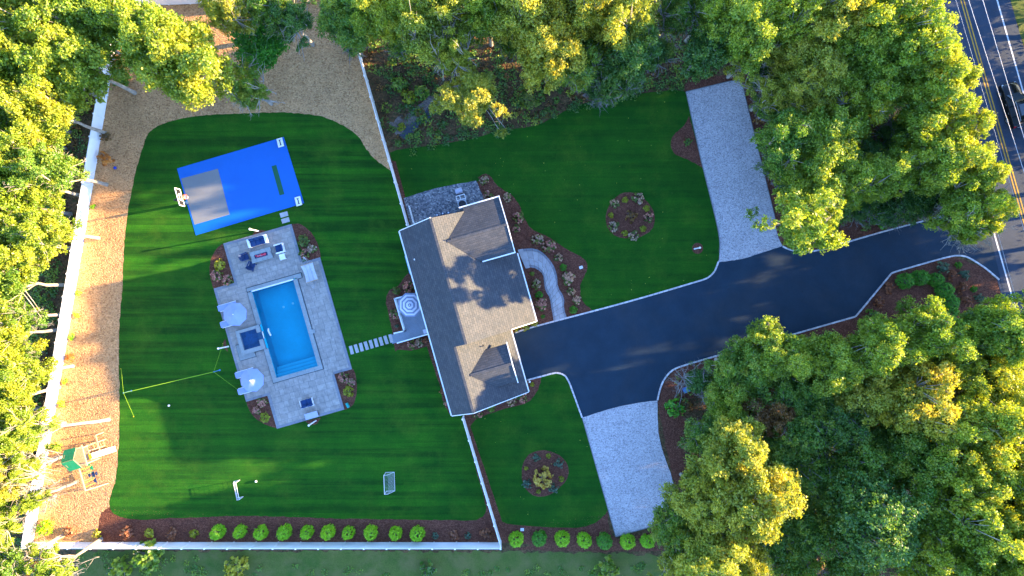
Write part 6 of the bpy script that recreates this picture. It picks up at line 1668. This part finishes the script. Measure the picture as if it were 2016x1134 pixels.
SH = [
(250, 1049, 15, 'loose', 'redshrub', 'red-brown shrub at the left end of the bottom mulch strip'), (293, 1050.5, 10, 'round', 'ygshrub', 'small lime shrub between the two red-brown shrubs'),
(338, 1051, 12, 'loose', 'redshrub', 'red-brown shrub second from the left in the bottom mulch strip'), (381, 1051, 8.5, 'round', 'ygshrub', 'small lime shrub next to the first large round shrub'),
(137, 1046, 12, 'loose', 'redshrub', 'brown shrub on the wood chips in the bottom left corner'), (189, 1052, 9, 'loose', 'ygshrub', 'yellow-green shrub where wood chips meet brown mulch'), (88, 1040, 16, 'round', 'lime', 'green bush in the inner fence corner at bottom left'),
(856.7, 1055, 7, 'round', 'greyshrub', 'small blue-green shrub right of the long lime row'), (893.6, 1053, 11.5, 'loose', 'redshrub', 'brown shrub between two small blue-green shrubs'), (921, 1055, 7, 'round', 'greyshrub', 'small blue-green shrub near the slanting fence foot'), (956.6, 1052, 12.5, 'loose', 'redshrub', 'brown shrub in the corner by the slanting fence foot'),
(150, 621, 6.5, 'loose', 'lime', 'tiny upright shrub by the lit fence, level with the upper parasol'), (141, 663, 7, 'loose', 'lime', 'tiny upright shrub by the lit fence above the orange shrub'), (137, 704.5, 10, 'loose', 'orangeshrub', 'orange autumn shrub against the lit left fence'), (128, 751, 6.5, 'loose', 'lime', 'tiny upright shrub just below the orange shrub at the fence'), (120, 795, 8, 'loose', 'lime', 'tiny upright shrub by the fence above the big pale trunk'), (153, 578, 6, 'loose', 'lime', 'uppermost tiny shrub on the brightest stretch of fence'), (182, 407, 6, 'loose', 'lime', 'tiny shrub by the fence below the grey trunk'),
(205, 311, 15, 'loose', 'orangeshrub', 'orange-brown low shrub by the fence above the blue ball'), (206, 268, 11, 'loose', 'rust', 'brown low shrub by the fence below the leaning trunk'),
(235, 152, 18, 'round', 'green', 'dark green bush inside the fence above the leaning trunk'), (684, 90, 14, 'round', 'bright', 'green bush at the top foot of the slanting fence'),
(596.4, 473.6, 12, 'round', 'hydleaf', 'olive yellow shrub in the upper right patio bed'), (431, 522, 12, 'round', 'ygshrub', 'yellow-green shrub in the upper left patio bed'), (520.6, 822, 10, 'round', 'ygshrub', 'yellow shrub in the lower left patio bed'), (686, 771, 11, 'round', 'ygshrub', 'yellow shrub in the lower right patio bed'),
(1109, 526.5, 7.5, 'round', 'bright', 'bright green shrub right of the top of the walk'), (1129, 610, 8, 'round', 'bright', 'bright green shrub by the lower end of the walk'), (1047.6, 539, 5, 'round', 'green', 'tiny green shrub left of the walk near the step'), (1061, 581, 8, 'round', 'bright', 'bright green shrub between house and walk'), (1069, 623, 4.5, 'round', 'bright', 'tiny green shrub at the lower left end of the walk'),
(1053.5, 638, 7, 'loose', 'ygshrub', 'yellow-green shrub nearest the walk in the garage corner strip'), (1034, 644.5, 8, 'loose', 'ygshrub', 'yellow-green shrub in the middle of the garage corner strip'), (1017, 650, 5.5, 'loose', 'ygshrub', 'yellow-green shrub against the garage wall corner'),
(780, 572, 9, 'round', 'hydleaf', 'green shrub above the deck by the house'), (781, 642, 5, 'loose', 'greyshrub', 'small grey-green shrub by the lower deck rail'), (839, 671, 8, 'loose', 'redshrub', 'dark red shrub in the lower deck bed by the house wall'), (871, 770, 7, 'loose', 'redshrub', 'red shrub at the back wall of the garage'),
(967, 804, 8, 'round', 'green', 'green shrub below the garage end wall'), (1048, 757, 4.5, 'round', 'ygshrub', 'tiny yellow-green shrub by the garage corner lamp'),
(1230.5, 393.5, 6, 'round', 'ygshrub', 'yellow shrub at the top of the upper round bed'), (1273, 410, 6.5, 'round', 'ygshrub', 'yellow shrub at the upper right of the upper round bed'), (1266, 450, 6.5, 'round', 'ygshrub', 'yellow shrub at the lower right of the upper round bed'), (1230, 459, 6.5, 'round', 'ygshrub', 'yellow shrub at the bottom of the upper round bed'), (1203, 423.5, 6, 'round', 'ygshrub', 'yellow shrub at the left of the upper round bed'), (1242, 425, 13, 'loose', 'rust', 'bare dark centre shrub in the upper round bed'),
(1055, 901, 9, 'loose', 'greyshrub', 'grey-green shrub at the upper left of the lower round bed'), (1080, 898, 5.5, 'round', 'ygshrub', 'yellow shrub at the top of the lower round bed'), (1101, 913.6, 10, 'loose', 'greyshrub', 'grey-green shrub at the upper right of the lower round bed'), (1036, 922, 4.5, 'round', 'ygshrub', 'yellow shrub at the left of the lower round bed'), (1069, 941, 22, 'round', 'goldshrub', 'big golden bush in the middle of the lower round bed'), (1105, 943, 6, 'round', 'ygshrub', 'yellow shrub at the right of the lower round bed'), (1037.5, 954, 10, 'loose', 'greyshrub', 'grey-green shrub at the lower left of the lower round bed'), (1091, 963, 10, 'loose', 'greyshrub', 'grey-green shrub at the bottom of the lower round bed'), (1060, 968, 5, 'round', 'ygshrub', 'yellow shrub at the bottom left of the lower round bed'),
(1858, 525, 14, 'loose', 'greyshrub', 'large grey-green shrub at the top kerb of the entrance bed'), (1887, 522, 7, 'round', 'bright', 'small green shrub at the top kerb of the entrance bed'), (1900.5, 541, 11, 'loose', 'greyshrub', 'grey-green shrub near the road end of the entrance bed'), (1875, 543, 11, 'loose', 'redshrub', 'red shrub right of the green row in the entrance bed'), (1895, 568, 12, 'loose', 'redshrub', 'red shrub in the middle of the entrance bed'), (1918, 569, 7, 'round', 'bright', 'small green shrub nearest the road in the entrance bed'), (1905.5, 592, 12, 'loose', 'redshrub', 'lowest red shrub in the entrance bed'), (1930, 589, 11, 'loose', 'greyshrub', 'dark grey-green shrub near the road below the small green one'), (1751, 568, 12, 'loose', 'redshrub', 'red shrub at the kerb corner of the entrance bed'), (1733, 595, 12, 'loose', 'redshrub', 'red-green shrub along the slanting kerb'), (1716, 618, 12, 'round', 'green', 'green shrub at the lower end of the slanting kerb'),
(1644, 464, 14, 'loose', 'hydleaf', 'olive shrub in the bed above the driveway'), (1705, 446, 11, 'loose', 'hydleaf', 'olive shrub right of its larger twin above the driveway'), (1612, 473, 6.5, 'round', 'green', 'tiny green shrub in the bed above the driveway'), (1746, 431, 20, 'round', 'bright', 'bright green bush on the kerb above the driveway'),
(1331, 803, 20, 'round', 'bright', 'bright green sapling bush beside the lower gravel parking'), (1355, 279, 9, 'loose', 'dark', 'small dark shrub in the mulch corner left of the upper gravel'),
(463, 1118, 25, 'round', 'gold', 'round yellow sunlit tree shrub on the bottom grass'), (843, 1122, 20, 'loose', 'dark', 'dark twiggy shrub on the bottom grass'), (1195, 1117, 24, 'loose', 'green', 'green bush on the bottom grass below the right shrub row'), (288, 1097, 28, 'round', 'green', 'green bush below the bottom fence near the left corner'), (235, 1124, 26, 'loose', 'yg', 'pale green bush at the bottom edge left of the fence bush'),
(785, 165, 16, 'round', 'green', 'green bush in the clearing beside the slanting fence'), (803, 190, 15, 'round', 'ygshrub', 'yellow-green bush above the bare ground in the clearing'), (828, 182, 16, 'round', 'green', 'round green bush right of the yellow-green clearing bush'), (1040, 195, 15, 'round', 'hydleaf', 'yellow-green bush at the lawn edge right of the ring tree'), (790, 250, 9, 'round', 'ygshrub', 'small yellow grass clump by the wet ground'), (1500, 236, 14, 'loose', 'rust', 'rusty shrub right of the upper gravel parking'), (1600, 408, 13, 'loose', 'rust', 'rusty shrub under the yellow oak by the driveway corner'),
(1358, 880, 16, 'loose', 'rust', 'brown shrub by the pale trunk along the lower gravel'), (1350, 800, 14, 'loose', 'rust', 'brown twiggy shrub right of the green sapling bush'),
]
for a in SH: shrub(*a, group='shrubs in the mulch beds and woods edge')
HYD = [
(953, 355, 9, 'full', 'cream', 'cream hydrangea at the top tip of the front bed'), (962, 386, 11, 'some', 'pink', 'pink and green hydrangea at the cross gable corner'), (999, 389, 9, 'full', 'cream', 'cream hydrangea right of the cross gable corner'), (1021, 428, 12, 'some', 'pink', 'green and pink hydrangea beside the cross gable wall'), (1017, 450, 8, 'some', 'pink', 'small fading hydrangea beside the cross gable wall'), (1058, 471, 11, 'full', 'cream', 'cream hydrangea above the front walk'), (1081, 485, 13, 'full', 'pink', 'large pink hydrangea above the front walk'), (1099, 508, 9, 'some', 'cream', 'green hydrangea right of the top of the walk'), (1119, 548, 14, 'full', 'cream', 'tan hydrangea right of the walk, the largest there'), (1124, 573, 9, 'some', 'cream', 'hydrangea below the large tan one by the walk'), (1135.5, 591, 9.5, 'full', 'cream', 'tan hydrangea at the lower right of the walk bed'), (1055, 560, 10, 'some', 'cream', 'green and tan hydrangea between house and walk'), (1066, 599, 13, 'full', 'pink', 'coral pink hydrangea between house and walk'),
(803, 565, 11, 'full', 'pink', 'reddish hydrangea against the house above the deck'), (777, 618, 10, 'some', 'pink', 'pink and green hydrangea left of the deck rail'), (811, 679, 10, 'some', 'pink', 'pink hydrangea in the bed below the deck'), (826, 675, 8.5, 'full', 'cream', 'cream hydrangea in the bed below the deck'), (879, 794, 6, 'full', 'pink', 'small pink hydrangea at the garage back wall'), (940, 816, 10, 'some', 'pink', 'pink and green hydrangea below the garage end wall'), (1007, 790, 10, 'full', 'cream', 'white hydrangea below the garage end wall'), (1028, 783, 11, 'some', 'pink', 'pink hydrangea at the garage corner'),
(614, 489.4, 10, 'full', 'cream', 'tan pink hydrangea in the upper right patio bed'), (599, 499, 11, 'some', 'pink', 'pink hydrangea against the patio in the upper right bed'), (426, 543, 11, 'full', 'pink', 'pink hydrangea at the lawn side of the upper left patio bed'), (446.6, 552, 10.5, 'full', 'pink', 'pink hydrangea at the inner corner of the upper left patio bed'), (515, 792.5, 10, 'full', 'pink', 'pink hydrangea at the top of the lower left patio bed'), (505, 808, 9, 'full', 'pink', 'pink-brown hydrangea at the lawn side of the lower left patio bed'), (676, 744, 10, 'full', 'pink', 'pink hydrangea at the top of the lower right patio bed'), (690, 752, 9, 'full', 'pink', 'pink-brown hydrangea at the lawn side of the lower right patio bed'),
(1210, 401, 9, 'some', 'cream', 'hydrangea at the upper left of the upper round bed'), (1256, 391, 12, 'some', 'cream', 'largest hydrangea at the top right of the upper round bed'), (1278, 428, 10, 'some', 'pink', 'hydrangea at the right of the upper round bed'), (1247.5, 463, 11, 'some', 'cream', 'hydrangea at the bottom of the upper round bed'), (1209, 446, 11, 'some', 'cream', 'hydrangea at the lower left of the upper round bed'),
(1584, 473.6, 11, 'full', 'cream', 'cream hydrangea in the bed at the gravel and driveway corner'),
]
for x, y, r, fm, fc, lab in HYD: shrub(x, y, r, 'hyd', 'hydleaf', lab, HY, (fm, fc), name='hydrangea', cat='hydrangea')

# ------------------------------------------------------------------ loose litter: chips on the tan strip, fallen leaves on the lawns
def litter(name, polys_px, n, seed, mat, size, z, aspect, flat=.35, avoid=None):
    rng = np.random.default_rng(seed); out = []
    for poly in polys_px:
        q = np.array([g2(p) for p in poly]); lo = q.min(0); hi = q.max(0); area = (hi-lo).prod()
        c = rng.uniform(lo, hi, (int(n*area/1000), 2)); ins = np.zeros(len(c), bool); j = len(q)-1
        for i in range(len(q)):
            cond = ((q[i, 1] > c[:, 1]) != (q[j, 1] > c[:, 1])) & (c[:, 0] < (q[j, 0]-q[i, 0])*(c[:, 1]-q[i, 1])/(q[j, 1]-q[i, 1]+1e-9)+q[i, 0]); ins ^= cond; j = i
        out.append(c[ins])
    c = np.concatenate(out); k = len(c); p = np.concatenate([c, rng.uniform(z, z+.03, (k, 1))], 1)
    nr = np.array([0, 0, 1.0]) + rng.normal(0, flat, (k, 3))
    me = leaf_mesh(name, p, nr, size*rng.uniform(.5, 1.4, k), rng.random(k), rng, aspect); me.materials.append(MAT[mat])
    o = link(name, me); o['kind'] = 'stuff'; return o
CH1 = [(238, 18), (670, 2), (688, 50), (775, 340), (757, 327), (738, 312), (722, 293), (708, 271), (690, 255), (655, 236), (620, 226), (560, 221), (480, 222), (400, 227), (345, 235), (312, 247), (293, 262), (284, 280), (275, 310), (262, 360), (252, 420), (245, 480), (242, 560), (236, 630), (235, 800), (234, 860), (230, 925), (226, 950), (218, 975), (215, 990), (205, 1004), (196, 1020), (193, 1064), (68, 1062), (112, 795), (190, 330)]
litter('wood_chips', [CH1], 42000, 21, 'chip_bit', .06, .008, .35, .45)
litter('fallen_leaves', [[(p[0], p[1]) for p in lawn_lower], [(p[0], p[1]) for p in lawn_front]], 130, 22, 'gold', .05, .02, .7)
litter('fallen_leaves', [MIDW, RW1, RW2, LW], 6000, 23, 'rust', .07, .01, .7, .5)
litter('bark_bits', [[(216, 1002), (960, 1028), (985, 1062), (196, 1062)], [(1000, 1040), (1195, 1010), (1215, 1058), (1320, 1035), (1320, 1076), (1005, 1078)]], 16000, 24, 'redshrub', .035, .012, .35, .5)
print('trees', ntree, 'shrubs', nsh, 'objects', len(bpy.data.objects))
